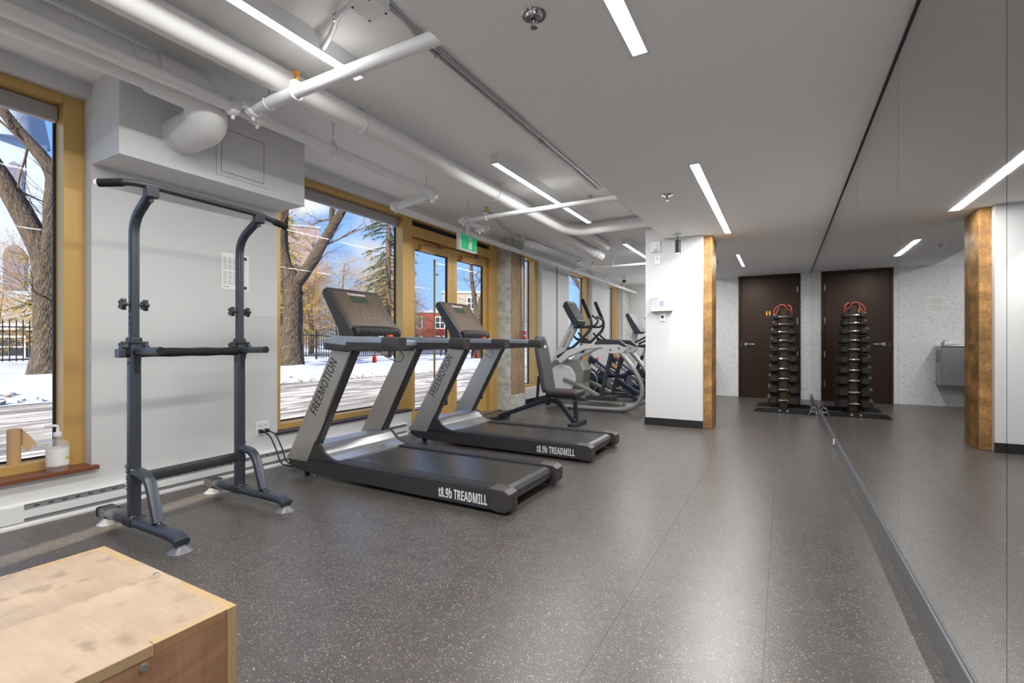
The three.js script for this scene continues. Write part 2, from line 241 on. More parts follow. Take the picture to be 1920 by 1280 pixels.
{
  const b = struct('bulkhead', 'white boxed duct bulkhead on the wall above the pull up stand', 'bulkhead');
  part(b, 'casing', [box(XL, -3.334, 2.1, SLAB, -1.32, -2.556)], M.wall);
  const x = -3.334, fr = (z0, z1, y0, y1) => box(x, x + 0.0025, y0, y1, z0, z1);
  part(b, 'panel_frame', [fr(-1.868, -1.898, 2.152, 2.505), fr(-2.21, -2.236, 2.152, 2.505), fr(-1.898, -2.21, 2.152, 2.178), fr(-1.898, -2.21, 2.480, 2.505)], M.wall);
  part(b, 'panel_seal', [box(x, x + 0.001, 2.178, 2.480, -1.898, -2.21), box(x, x + 0.001, 2.1505, 2.5065, -1.8665, -2.2375)], M.grey);
  const d = part(b, 'access_panel', [box(x, x + 0.003, 2.1815, 2.4765, -1.9015, -2.2065)], M.wall);
  part(d, 'latch', [disc(0.004, 0.003, [x + 0.004, 2.34, -1.925], 'x', 10)], M.grey);
}
// mirror wall
{
  const cuts = [2.4, 1.1, -0.2, -1.51, -2.69, -4.01, -5.33, -6.65, -7.97, -9.29, ZB + 0.004];
  const names = ['tall grey mirror panel opposite the plywood jump box', 'tall grey mirror panel opposite the pull up stand', 'tall grey mirror panel opposite the first treadmill', 'tall grey mirror panel opposite the second treadmill', 'tall grey mirror panel above the white skirting clip, facing the pillar', 'tall grey mirror panel between pillar and dumbbell tower', 'tall grey mirror panel right beside the dumbbell tower', 'narrow grey mirror panel meeting the speckled wall by the brown door'];
  for (let i = 0; i + 1 < cuts.length; i++) {
    if (cuts[i + 1] > -0.3) continue;
    const label = names[i - 2];
    solo('mirror_panel', [box(XM, XM + 0.006, 0.104, SOF - 0.008, cuts[i] - 0.0015, cuts[i + 1] + 0.0015)], M.mirror, label, 'mirror', 'mirror panels along the long wall');
  }
  solo('baseboard_right', [rbox(0.436, 0.456, 0, 0.1, ZR, ZB, 0.003)], M.baseGrey, 'grey skirting board under the mirror panels', 'baseboard', null, 'structure');
  solo('trim_1', [box(0.440, 0.456, SOF - 0.009, SOF, ZR, ZB)], M.black, 'thin dark channel along the top of the mirrors', 'trim', null, 'structure');
  solo('cable_clip', [rbox(0.428, 0.437, 0.03, 0.085, -5.56, -5.6, 0.003)], M.white, 'small white clip on the skirting under the mirrors', 'clip');
}
for (const [n, x0, x1, y0, y1, label] of [[6, -2.53, -2.36, 0.25, 2.2, 'narrow tall window slot in the wall opposite the brown door']]) {
  const w = struct('window_' + n, label, 'window'); const z = ZR + 0.09;
  part(w, 'pane', [box(x0, x1, y0, y1, z, z + 0.004)], M.glass); part(w, 'frame', [box(x0, x0 + 0.012, y0, y1, z - 0.02, z + 0.02), box(x1 - 0.012, x1, y0, y1, z - 0.02, z + 0.02)], M.gold);
}
// windows of the street wall
function windowUnit(n, z0, z1, label, blindDrop) {
  const w = struct('window_' + n, label, 'window');
  const a = -3.93, b = -3.79, fw = 0.1;
  part(w, 'jamb', [rbox(a, b, W0, W1, z0, z0 - fw, 0.003)], M.gold); part(w, 'jamb', [rbox(a, b, W0, W1, z1 + fw, z1, 0.003)], M.gold);
  part(w, 'head', [rbox(a, b, W1 - 0.055, W1, z0 - fw, z1 + fw, 0.003)], M.gold); part(w, 'bottom_rail', [rbox(a, b, W0, W0 + 0.052, z0 - fw, z1 + fw, 0.003)], M.gold);
  const y0 = W0 + 0.052, y1 = W1 - 0.055, u = z0 - fw, v = z1 + fw, g = 0.012;
  part(w, 'gasket', [box(-3.918, -3.902, y0, y0 + g, u, v), box(-3.918, -3.902, y1 - g, y1, u, v), box(-3.918, -3.902, y0, y1, u, u - g), box(-3.918, -3.902, y0, y1, v + g, v)], M.gasket);
  part(w, 'pane', [box(-3.912, -3.908, y0 + 0.004, y1 - 0.004, u - 0.004, v + 0.004)], M.glass);
  if (blindDrop) { const r = part(w, 'roller_blind', [rbox(-3.898, -3.862, y1 - blindDrop, y1 - 0.004, u - 0.004, v + 0.004, 0.004)], M.blind); part(r, 'hem_bar', [box(-3.886, -3.876, y1 - blindDrop - 0.014, y1 - blindDrop, u - 0.01, v + 0.01)], M.trimWhite); }
  return w;
}
windowUnit(1, 1.4, -1.32, 'gold framed street window beside the pull up stand', 0.09);
windowUnit(2, -2.566, -4.31, 'wide gold framed street window behind the first treadmill', 0.09);
windowUnit(3, -6.21, -7.67, 'narrow gold framed street window behind the concrete column', 0);
windowUnit(4, -8.89, -10.24, 'gold framed window behind the elliptical trainer', 0);
windowUnit(5, -11.43, -12.4, 'farthest gold framed window next to the speckled wall', 0);
solo('trim_2', [rbox(-3.80, -3.645, 0.238, 0.262, 1.42, -1.345, 0.004)], M.sillWood, 'reddish brown wooden sill under the window by the pull up stand', 'window sill', null, 'structure');
solo('trim_3', [rbox(-3.80, -3.672, 0.243, 0.263, -2.55, -4.24, 0.003)], M.towerDark, 'thin dark sill edge under the window behind the first treadmill', 'window sill', null, 'structure');
solo('baseboard_left', [box(XL, -3.675, 0, 0.09, -6.75, -8.89), box(XL, -3.675, 0, 0.09, -8.89, ZF)], M.baseBlack, 'black skirting along the window wall by the elliptical', 'baseboard', null, 'structure');
{ // double street door
  const d = struct('door_1', 'gold framed glazed double street door behind the treadmills', 'door');
  const a = -3.93, b = -3.79;
  part(d, 'door_jamb', [rbox(a, b, 0, W1, -4.31, -4.37, 0.003)], M.gold); part(d, 'door_jamb', [rbox(a, b, 0, W1, -6.09, -6.21, 0.003)], M.gold); part(d, 'side_kick_panel', [rbox(a, b, 0, W0 - 0.002, -6.212, -6.33, 0.003)], M.gold);
  part(d, 'door_head', [rbox(a, b, 2.27, 2.395, -4.37, -6.09, 0.003), rbox(a, b, 2.462, W1, -4.37, -6.09, 0.003)], M.gold);
  part(d, 'head_slot', [box(a + 0.01, -3.84, 2.395, 2.462, -4.37, -6.09)], M.gasket);
  part(d, 'threshold', [rbox(-3.98, -3.7, 0, 0.012, -4.31, -6.21, 0.003)], M.steel);
  part(d, 'astragal', [box(-3.9, -3.87, 2.235, 2.27, -4.37, -6.09)], M.goldDark);
  const leaf = (z0, z1, handleZ) => {
    const L = new THREE.Group(); L.name = 'door_leaf'; d.add(L); const x0 = -3.885, x1 = -3.838, st = 0.095, y0 = 0.015, y1 = 2.262, gy0 = 0.2, gy1 = 2.14;
    part(L, 'stile', [rbox(x0, x1, y0, y1, z0, z0 - st, 0.003)], M.gold); part(L, 'stile', [rbox(x0, x1, y0, y1, z1 + st + 0.01, z1, 0.003)], M.gold);
    part(L, 'rail', [rbox(x0, x1, y0, gy0, z0 - st, z1 + st + 0.01, 0.003)], M.gold); part(L, 'rail', [rbox(x0, x1, gy1, y1, z0 - st, z1 + st + 0.01, 0.003)], M.gold);
    const u = z0 - st, v = z1 + st + 0.01, g = 0.012;
    part(L, 'gasket', [box(-3.872, -3.848, gy0, gy0 + g, u, v), box(-3.872, -3.848, gy1 - g, gy1, u, v), box(-3.872, -3.848, gy0, gy1, u, u - g), box(-3.872, -3.848, gy0, gy1, v + g, v)], M.gasket);
    part(L, 'pane', [box(-3.862, -3.858, gy0, gy1, u, v)], M.glass);
    const zc = z0 - 0.30;
    part(L, 'closer_body', [rbox(x1, x1 + 0.05, 2.13, 2.20, z0 - 0.16, z0 - 0.46, 0.004)], M.gold);
    part(L, 'closer_arm', [bar([[x1 + 0.03, 2.208, z0 - 0.20], [x1 + 0.16, 2.215, z0 - 0.40]], 0.022, 0.008), bar([[x1 + 0.16, 2.222, z0 - 0.40], [x1 + 0.02, 2.235, z0 - 0.56]], 0.022, 0.008), rbox(x1 + 0.0, x1 + 0.05, 2.228, 2.25, z0 - 0.53, z0 - 0.6, 0.003), disc(0.016, 0.03, [x1 + 0.16, 2.22, z0 - 0.40], 'y', 12)], M.goldDark);
    part(L, 'pull_bar', [pipe([[x0 - 0.06, 0.12, handleZ], [x0 - 0.06, 2.1, handleZ]], 0.013), pipe([[x0, 0.4, handleZ], [x0 - 0.06, 0.4, handleZ]], 0.008), pipe([[x0, 1.9, handleZ], [x0 - 0.06, 1.9, handleZ]], 0.008)], M.goldDark);
    parts(L, 'bolt', [disc(0.01, 0.006, [x1 + 0.002, 1.86, z1 + 0.05], 'x', 10), disc(0.01, 0.006, [x1 + 0.002, 1.62, z1 + 0.05], 'x', 10)], M.steel);
  };
  leaf(-4.375, -5.228, -4.98); leaf(-5.233, -6.086, -5.36);
}
{ // brown door in the speckled wall
  const d = struct('door_2', 'dark brown flush door behind the dumbbell tower', 'door');
  part(d, 'door_lining', [box(-0.735, 0.285, 0, SOF, ZB - 0.12, ZB - 0.15)], M.doorBrown);
  part(d, 'door_frame', [rbox(-0.735, -0.69, 0, SOF, ZB + 0.02, ZB - 0.12, 0.003), rbox(0.24, 0.285, 0, SOF, ZB + 0.02, ZB - 0.12, 0.003), rbox(-0.69, 0.24, SOF - 0.045, SOF, ZB + 0.02, ZB - 0.12, 0.003)], M.doorBrown);
  const l = part(d, 'door_leaf', [rbox(-0.687, 0.237, 0.008, SOF - 0.048, ZB + 0.006, ZB - 0.04, 0.002)], M.doorBrown);
  for (const y of [2.0, 1.42, 0.82, 0.3]) part(l, 'hinge', [pipe([[0.239, y - 0.055, ZB + 0.02], [0.239, y + 0.055, ZB + 0.02]], 0.011, 0, 10)], M.steel);
  part(l, 'lever_handle', [disc(0.03, 0.014, [-0.60, 1.0, ZB + 0.013], 'z'), pipe([[-0.60, 1.0, ZB + 0.01], [-0.60, 1.0, ZB + 0.06], [-0.46, 1.0, ZB + 0.062]], 0.011, 0.03)], M.steel);
  part(l, 'strike_plate', [rbox(-0.692, -0.684, 0.95, 1.03, ZB + 0.004, ZB + 0.008, 0.001)], M.steel);
  const fig = (x, w) => [disc(0.016, 0.004, [x, 1.632, ZB + 0.009], 'z', 14), ext(w ? [[-0.012, 0.03], [0.012, 0.03], [0.032, -0.03], [0.012, -0.03], [0.012, -0.085], [-0.012, -0.085], [-0.012, -0.03], [-0.032, -0.03]] : [[-0.026, 0.03], [0.026, 0.03], [0.026, -0.02], [0.013, -0.02], [0.013, -0.085], [-0.013, -0.085], [-0.013, -0.02], [-0.026, -0.02]], 0.007, 0.011)].map((g, i) => i ? move(g, x, 1.58, ZB) : g);
  const sg = solo('restroom_sign', [...fig(-0.265, true), ...fig(-0.185, false)].map((g) => uvm(g)), M.brass, 'yellow man and woman restroom pictograms on the brown door', 'sign'); sg.scale.set(0.62, 0.62, 1); sg.position.set(-0.24 * 0.38, 1.58 * 0.38, 0);
}
{ // concrete columns
  const c = struct('wall_column', 'raw concrete column with a brown board marked side by the street door', 'column');
  part(c, 'concrete_core', [rbox(-3.80, -3.555, 0, SLAB, -6.31, -6.735, 0.006)], M.concrete);
  part(c, 'board_face', [rbox(-3.556, -3.54, 0, 2.45, -6.316, -6.735, 0.003)], M.boardConcrete);
  part(c, 'plinth', [rbox(-3.815, -3.534, 0, 0.235, -6.30, -6.745, 0.006)], M.concrete);
  const e = struct('wall_column', 'pale concrete column between the farthest window and speckled wall', 'column');
  part(e, 'concrete_core', [rbox(-3.80, -3.64, 0, SLAB, -12.42, -12.98, 0.006)], M.concrete);
}
{ // electric heater along the wall foot
  const h = thing('baseboard_heater', 'long white electric baseboard heater along the foot of window wall', 'heater', [0, 0, 0]);
  const z0 = -0.2, z1 = -4.1, X = -3.618;
  part(h, 'heater_case', [ext([[XL, 0.012], [X, 0.012], [X, 0.022], [X - 0.03, 0.024], [X - 0.03, 0.044], [X, 0.046], [X, 0.088], [X - 0.03, 0.09], [X - 0.03, 0.118], [X - 0.004, 0.121], [X - 0.012, 0.136], [XL, 0.136]], z1, z0)], M.white);
  part(h, 'end_cap', [rbox(X - 0.035, X + 0.003, 0.026, 0.124, z0, -1.0, 0.006)], M.white);
  part(h, 'grille', [box(X - 0.03, X - 0.008, 0.0905, 0.1175, -1.0, z1 + 0.02), box(X - 0.03, X - 0.008, 0.0245, 0.0435, -1.0, z1 + 0.02)], M.grey);
  const fins = []; for (let z = -1.04; z > z1 + 0.05; z -= 0.06) fins.push(box(X - 0.0085, X - 0.007, 0.101, 0.107, z, z - 0.025)); part(h, 'grille_slot', fins, M.black).userData.kind = 'stuff';
  part(h, 'toe_edge', [box(XL, X + 0.012, 0, 0.012, z0, z1)], M.white);
}

// ---------- lamps ----------
function stripLight(kind, x0, x1, z0, z1, label) {         // z0 nearer, z1 farther
  const low = kind === 'slab', t = thing(low ? 'ceiling_light' : 'recessed_light', label, 'light', [(x0 + x1) / 2, low ? SLAB : SOF, (z0 + z1) / 2], low ? 'strip lights under the concrete slab' : 'recessed strip lights in the lowered ceiling');
  const w = x1 - x0, L = z0 - z1;
  if (low) {
    const w2 = w / 2; part(t, 'housing', [box(-w2, -w2 + 0.005, -0.086, 0, -L / 2, L / 2), box(w2 - 0.005, w2, -0.086, 0, -L / 2, L / 2), box(-w2 + 0.005, w2 - 0.005, -0.05, -0.002, -L / 2 + 0.004, L / 2 - 0.004), box(-w2 + 0.005, w2 - 0.005, -0.086, 0, -L / 2, -L / 2 + 0.004), box(-w2 + 0.005, w2 - 0.005, -0.086, 0, L / 2 - 0.004, L / 2)], M.whiteMetal);
    part(t, 'diffuser', [box(-w2 + 0.005, w2 - 0.005, -0.083, -0.052, -L / 2 + 0.005, L / 2 - 0.005)], M.lamp);
  } else {
    const w2 = w / 2; part(t, 'trim_frame', [rbox(-w2, -w2 + 0.012, -0.004, 0, -L / 2, L / 2, 0.001), rbox(w2 - 0.012, w2, -0.004, 0, -L / 2, L / 2, 0.001), rbox(-w2, w2, -0.004, 0, -L / 2, -L / 2 + 0.012, 0.001), rbox(-w2, w2, -0.004, 0, L / 2 - 0.012, L / 2, 0.001)], M.white);
    part(t, 'diffuser', [box(-w2 + 0.012, w2 - 0.012, -0.002, 0, -L / 2 + 0.012, L / 2 - 0.012)], M.lamp);
  }
  const a = new THREE.RectAreaLight(new THREE.Color(1, 0.985, 0.96), low ? LAMP.slab : LAMP.soffit, w - 0.014, L - 0.03);
  a.position.y = low ? -0.088 : -0.006; a.rotation.x = -Math.PI / 2; t.add(a);
}
stripLight('slab', -2.143, -2.074, 0.36, -1.985, 'linear strip light under the slab, above the pull up stand end');
stripLight('slab', -2.143, -2.074, -3.46, -5.75, 'linear strip light under the slab, above the treadmills');
stripLight('slab', -2.12, -2.05, -7.2, -9.5, 'linear strip light under the slab, behind the pillar');
stripLight('slab', -2.12, -2.05, -11.0, -12.9, 'linear strip light under the slab over the far cardio corner');
stripLight('soffit', -0.595, -0.507, 0.34, -2.16, 'recessed ceiling light strip beside the shiny sprinkler, open floor end');
stripLight('soffit', -0.595, -0.507, -3.64, -6.14, 'recessed ceiling light strip in front of the white pillar');
stripLight('soffit', -0.595, -0.53, -7.62, -8.88, 'short recessed ceiling light strip above the dumbbell tower');
{ // black spot lamp before the pillar
  const t = thing('spot_lamp', 'black cylinder spot lamp hanging in front of the white pillar', 'lamp', [-1.07, SOF, -5.9]);
  part(t, 'canopy', [disc(0.05, 0.022, [0, -0.011, 0])], M.white); part(t, 'stem', [pipe([[0, -0.02, 0], [0, -0.075, 0]], 0.006)], M.black);
  part(t, 'shade', [disc(0.032, 0.15, [0, -0.145, 0], 'y', 24, 0.1)], M.black);
  part(t, 'lens', [disc(0.02, 0.006, [0, -0.222, 0])], M.lamp);
  const s = new THREE.SpotLight(new THREE.Color(1, 0.95, 0.88), LAMP.spot, 4, 0.5, 0.8, 2); s.position.set(0, -0.23, 0); s.target.position.set(0, -1.6, -0.32); s.castShadow = true; t.add(s, s.target);
}
// ---------- pipes, ducts and small ceiling gear ----------
const clamp = (at, R, axis) => torus(R, 0.006, at, axis, 20, 6);
function coupling(at, axis, R) {                           // grooved coupling: ring, two lugs, bolts
  const g = [disc(R, 0.055, at, axis, 18, 0.2)], [x, y, z] = at;
  if (axis === 'x') g.push(rbox(x - 0.02, x + 0.02, y - 0.02, y + 0.02, z - R - 0.022, z + R + 0.022, 0.005)); else g.push(rbox(x - R - 0.022, x + R + 0.022, y - 0.02, y + 0.02, z - 0.02, z + 0.02, 0.005));
  g.push(pipe([[x, y - R - 0.02, z], [x, y + R + 0.012, z]], 0.01, 0, 8)); return g.map((q) => prep(q));
}
{
  const s = thing('sprinkler_pipe', 'white sprinkler main pipe with couplings running past the bulkhead', 'pipe');
  const r = 0.036, x = -2.83, y = 2.4;
  part(s, 'main_run', [pipe([[x, y, 2.3], [x, y, -3.60]], r, 0, 16)], M.whitePipe);
  part(s, 'offset_run', [pipe([[x, y, -3.60], [-3.43, y - 0.02, -3.66]], r, 0, 16)], M.whitePipe);
  part(s, 'wall_run', [pipe([[-3.43, y - 0.02, -3.66], [-3.43, y - 0.02, -12.9]], 0.034, 0, 14)], M.whitePipe);
  part(s, 'elbow', coupling([x, y, -3.56], 'z', 0.05), M.whitePipe); part(s, 'elbow', coupling([x - 0.06, y, -3.605], 'x', 0.048), M.whitePipe); part(s, 'elbow', coupling([-3.38, y - 0.02, -3.655], 'x', 0.048), M.whitePipe);
  part(s, 'tee', [...coupling([x, y, -1.68], 'z', 0.052), ...coupling([x, y, -1.83], 'z', 0.052), ...coupling([x + 0.08, y, -1.755], 'x', 0.05)], M.whitePipe);
  const hang = (hx, hz, hy = y, R = 0.041) => part(s, 'hanger', [clamp([hx, hy, hz], R, 'z'), pipe([[hx, hy + R, hz], [hx, SLAB, hz]], 0.005, 0, 8), rbox(hx - 0.012, hx + 0.012, hy + R - 0.004, hy + R + 0.03, hz - 0.012, hz + 0.012, 0.003)], M.whiteMetal);
  hang(x, -2.41); hang(-2.95, -3.6, y - 0.003); for (const z of [-4.9, -6.9, -8.6, -10.4]) hang(-3.43, z, y - 0.02, 0.039);
}
function branchPipe(label, x0, z, y, r, sprinklerX, hangX) {
  const s = thing('branch_pipe', label, 'pipe', [0, 0, 0], 'branch pipes across the slab');
  part(s, 'pipe_run', [pipe([[x0, y, z], [-1.0 - 0.3, y, z]], r, 0, 16)], M.whitePipe);
  if (sprinklerX) part(s, 'sprinkler_head', [pipe([[sprinklerX, y + r * 0.6, z], [sprinklerX, y + 0.075, z]], 0.016, 0, 10), rbox(sprinklerX - 0.012, sprinklerX + 0.012, y + 0.07, y + 0.1, z - 0.004, z + 0.004, 0.002), disc(0.022, 0.004, [sprinklerX, y + 0.108, z]), pipe([[sprinklerX, y + 0.07, z], [sprinklerX, y + 0.108, z]], 0.006, 0, 8)], M.brass);
  part(s, 'saddle_clamp', [torus(r + 0.005, 0.007, [sprinklerX ?? x0 + 0.3, y, z], 'x', 20, 6), rbox((sprinklerX ?? x0 + 0.3) - 0.02, (sprinklerX ?? x0 + 0.3) + 0.02, y + r * 0.7, y + r + 0.025, z - 0.03, z + 0.03, 0.004)], M.whitePipe);
  if (hangX) part(s, 'hanger', [torus(r + 0.004, 0.005, [hangX, y, z], 'x', 20, 6), pipe([[hangX, y + r, z], [hangX, SLAB, z]], 0.005, 0, 8)], M.whiteMetal);
  return s;
}
branchPipe('white branch pipe crossing to the lowered ceiling, with brass sprinkler head', -2.74, -1.755, 2.4, 0.034, -2.36, -2.6);
const br2 = branchPipe('thin white branch pipe crossing the slab above the second treadmill', -3.06, -4.40, 2.365, 0.024, -2.78, -3.02);
part(br2, 'stub_run', [pipe([[-3.08, 2.365, -4.36], [-3.08, 2.365, -4.85]], 0.026, 0, 12), ...coupling([-3.08, 2.365, -4.40], 'z', 0.04), ...coupling([-3.08, 2.365, -4.84], 'z', 0.036), ...coupling([-3.08, 2.33, -4.72], 'z', 0.03)], M.whitePipe);
const br3 = branchPipe('thin white branch pipe crossing the slab near the far cardio corner', -3.40, -8.35, 2.38, 0.02, -3.0, -2.62);
{
  const d = thing('air_duct', 'fat white round duct bending down into the bulkhead', 'duct');
  part(d, 'duct_run', [pipe([[-2.97, 2.47, 2.3], [-2.97, 2.47, -1.52]], 0.1, 0, 28)], M.whitePipe);
  part(d, 'duct_elbow', [sweep(fillet(P3([[-2.97, 2.47, -1.32], [-2.97, 2.46, -1.585], [-3.03, 2.325, -1.65], [-3.36, 2.32, -1.65]]), 0.14, 8), circ(0.112, 28))], M.whitePipe);
  part(d, 'duct_seam', [torus(0.1115, 0.002, [-3.27, 2.321, -1.65], 'x', 36, 6)], M.whiteMetal); part(d, 'duct_seam', [torus(0.1005, 0.002, [-2.97, 2.47, -1.2], 'z', 36, 6)], M.whiteMetal);
  const p = thing('drain_pipe', 'thick white insulated pipe running under the slab then turning to the lowered ceiling', 'pipe');
  part(p, 'pipe_run', [pipe([[-2.50, 2.505, 2.3], [-2.50, 2.505, -5.78], [-2.34, 2.505, -6.03], [-1.28, 2.51, -6.0]], 0.072, 0.12, 22)], M.whitePipe);
  for (const z of [-0.4, -2.35, -4.1]) part(p, 'pipe_clamp', [torus(0.076, 0.006, [-2.50, 2.505, z], 'z', 28, 6), pipe([[-2.50, 2.575, z], [-2.50, SLAB - 0.002, z]], 0.008, 0, 8), pipe([[-2.44, 2.565, z], [-2.39, 2.585, z]], 0.006, 0, 8)], M.whiteMetal);
  const q = thing('capped_pipe', 'short capped white pipe hung under the slab past the bend', 'pipe');
  part(q, 'pipe_run', [pipe([[-2.64, 2.47, -6.14], [-2.64, 2.47, -7.70]], 0.088, 0, 22), disc(0.09, 0.03, [-2.64, 2.47, -7.69], 'z', 24, 0.4)], M.whitePipe);
  part(q, 'pipe_clamp', [pipe([[-2.59, 2.53, -7.4], [-2.59, SLAB, -7.4]], 0.006, 0, 8), pipe([[-2.66, 2.55, -7.4], [-2.66, SLAB, -7.4]], 0.006, 0, 8), torus(0.091, 0.005, [-2.64, 2.47, -7.4], 'z', 26, 6)], M.whiteMetal);
  const q2 = thing('capped_pipe', 'second capped white pipe tight under the slab beside the hung one', 'pipe');
  part(q2, 'pipe_run', [pipe([[-2.40, 2.53, -6.14], [-2.40, 2.53, -7.3]], 0.065, 0, 22)], M.whitePipe);
}
function junctionBox(label, x, z, s, h, y = SLAB, turn = 0) {
  const t = thing('junction_box', label, 'junction box', [x, y, z], null, turn);
  part(t, 'box_body', [rbox(-s / 2, s / 2, -h, 0, -s / 2, s / 2, 0.003)], M.whiteMetal);
  const c = part(t, 'cover_plate', [rbox(-s / 2 - 0.002, s / 2 + 0.002, -h - 0.004, -h, -s / 2 - 0.002, s / 2 + 0.002, 0.002)], M.white);
  const k = s / 2 - 0.012; parts(c, 'screw', [[-k, -k], [k, -k], [-k, k], [k, k]].map(([a, b]) => disc(0.005, 0.004, [a, -h - 0.006, b], 'y', 8)), M.black);
  return t;
}
junctionBox('white square junction box under the slab by the lowered ceiling edge', -1.615, -1.575, 0.125, 0.1);
junctionBox('small junction box under the slab beyond the thin branch pipe', -1.62, -5.1, 0.09, 0.05);
junctionBox('steel junction box on top of the concrete column', -3.38, -6.25, 0.12, 0.06);
function conduit(label, list, r, m = M.steel, clips = []) {
  const t = thing('conduit', label, 'conduit'); part(t, 'conduit_run', [pipe(list, r, 0.05, 10)], m);
  for (const c of clips) part(t, 'conduit_strap', [rbox(c[0] - 0.018, c[0] + 0.018, c[1] - 0.018, c[1] + 0.018, c[2] - 0.008, c[2] + 0.008, 0.003)], M.steel);
}
conduit('white flexible conduit from the strip light to the square junction box', [[-2.07, 2.53, -1.70], [-1.95, 2.56, -1.66], [-1.85, 2.565, -1.60], [-1.69, 2.56, -1.57]], 0.014, M.whiteMetal, [[-1.87, 2.57, -1.61]]);
conduit('pair of steel conduits along the slab beside the lowered ceiling', [[-1.58, 2.55, -1.63], [-1.60, 2.572, -1.8], [-1.645, 2.578, -1.95], [-1.645, 2.578, -4.7]], 0.011, M.steel, [[-1.645, 2.585, -2.1], [-1.645, 2.585, -3.4]]);
conduit('second steel conduit hugging the lowered ceiling edge', [[-1.57, 2.57, -1.64], [-1.61, 2.582, -1.9], [-1.61, 2.582, -4.7]], 0.012, M.steel);
conduit('flexible cable from the strip light to the small junction box', [[-2.07, 2.55, -5.0], [-1.9, 2.57, -4.95], [-1.78, 2.57, -5.03], [-1.66, 2.57, -5.08]], 0.008, M.steel, [[-1.8, 2.58, -4.94]]);
conduit('short cable looping from the small junction box to the lowered ceiling', [[-1.60, 2.57, -5.14], [-1.56, 2.56, -5.4], [-1.50, 2.53, -5.7]], 0.009, M.steel);
conduit('steel conduit running under the slab to the concrete column box', [[-3.05, 2.56, -4.75], [-3.05, 2.575, -4.95], [-3.3, 2.575, -5.6], [-3.36, 2.57, -6.2]], 0.01, M.steel);
conduit('steel conduit running from the column box along the far slab', [[-3.34, 2.57, -6.3], [-3.30, 2.575, -6.6], [-3.30, 2.575, -8.6], [-3.42, 2.575, -8.65]], 0.011, M.steel);
conduit('steel conduit dropping down the concrete column to the red call point', [[-3.42, 2.56, -6.3], [-3.53, 2.5, -6.6], [-3.53, 2.3, -6.62], [-3.53, 1.2, -6.62]], 0.01, M.steel);
conduit('thin grey conduit running down the white wall behind the elliptical', [[-3.68, 2.5, -8.3], [-3.68, 0.4, -8.3]], 0.012, M.grey, [[-3.685, 2.0, -8.3]]);
{ // red call point on the column
  const t = thing('fire_call_point', 'red fire alarm call point on the concrete column', 'alarm', [-3.53, 1.15, -6.62]);
  part(t, 'back_box', [rbox(-0.006, 0.03, -0.07, 0.06, -0.05, 0.05, 0.004)], M.grey); part(t, 'cover', [rbox(0.03, 0.05, -0.066, 0.056, -0.046, 0.046, 0.005)], M.red); part(t, 'pull_handle', [rbox(0.05, 0.056, -0.03, -0.01, -0.03, 0.03, 0.002)], M.printWhite);
}
function soffitSprinkler(x, z, s, label) {
  const t = thing('pendent_sprinkler', label, 'sprinkler', [x, SOF, z], 'sprinkler heads in the lowered ceiling');
  part(t, 'escutcheon', [toCreasedNormals(lathe([[0.012, -0.016], [0.03, -0.014], [0.036, -0.004], [0.046, -0.005], [0.05, -0.001], [0.05, 0]].map(([a, b]) => [a * s, b * s]), 28), 0.6)], M.chrome);
  part(t, 'frame_arms', [pipe([[-0.009 * s, -0.012 * s, 0], [-0.012 * s, -0.03 * s, 0], [0, -0.048 * s, 0]], 0.0025 * s, 0.004, 8), pipe([[0.009 * s, -0.012 * s, 0], [0.012 * s, -0.03 * s, 0], [0, -0.048 * s, 0]], 0.0025 * s, 0.004, 8), disc(0.005 * s, 0.03 * s, [0, -0.03 * s, 0], 'y', 10)], M.chrome);
  part(t, 'deflector', [disc(0.014 * s, 0.002, [0, -0.05 * s, 0], 'y', 16)], M.chrome);
}
soffitSprinkler(-0.85, -1.693, 1, 'shiny sprinkler head in the lowered ceiling, alone over the open floor');
soffitSprinkler(-0.868, -4.293, 1, 'small sprinkler head in the lowered ceiling before the white pillar');
soffitSprinkler(-0.919, -8.231, 1, 'small sprinkler head in the lowered ceiling near the brown door');
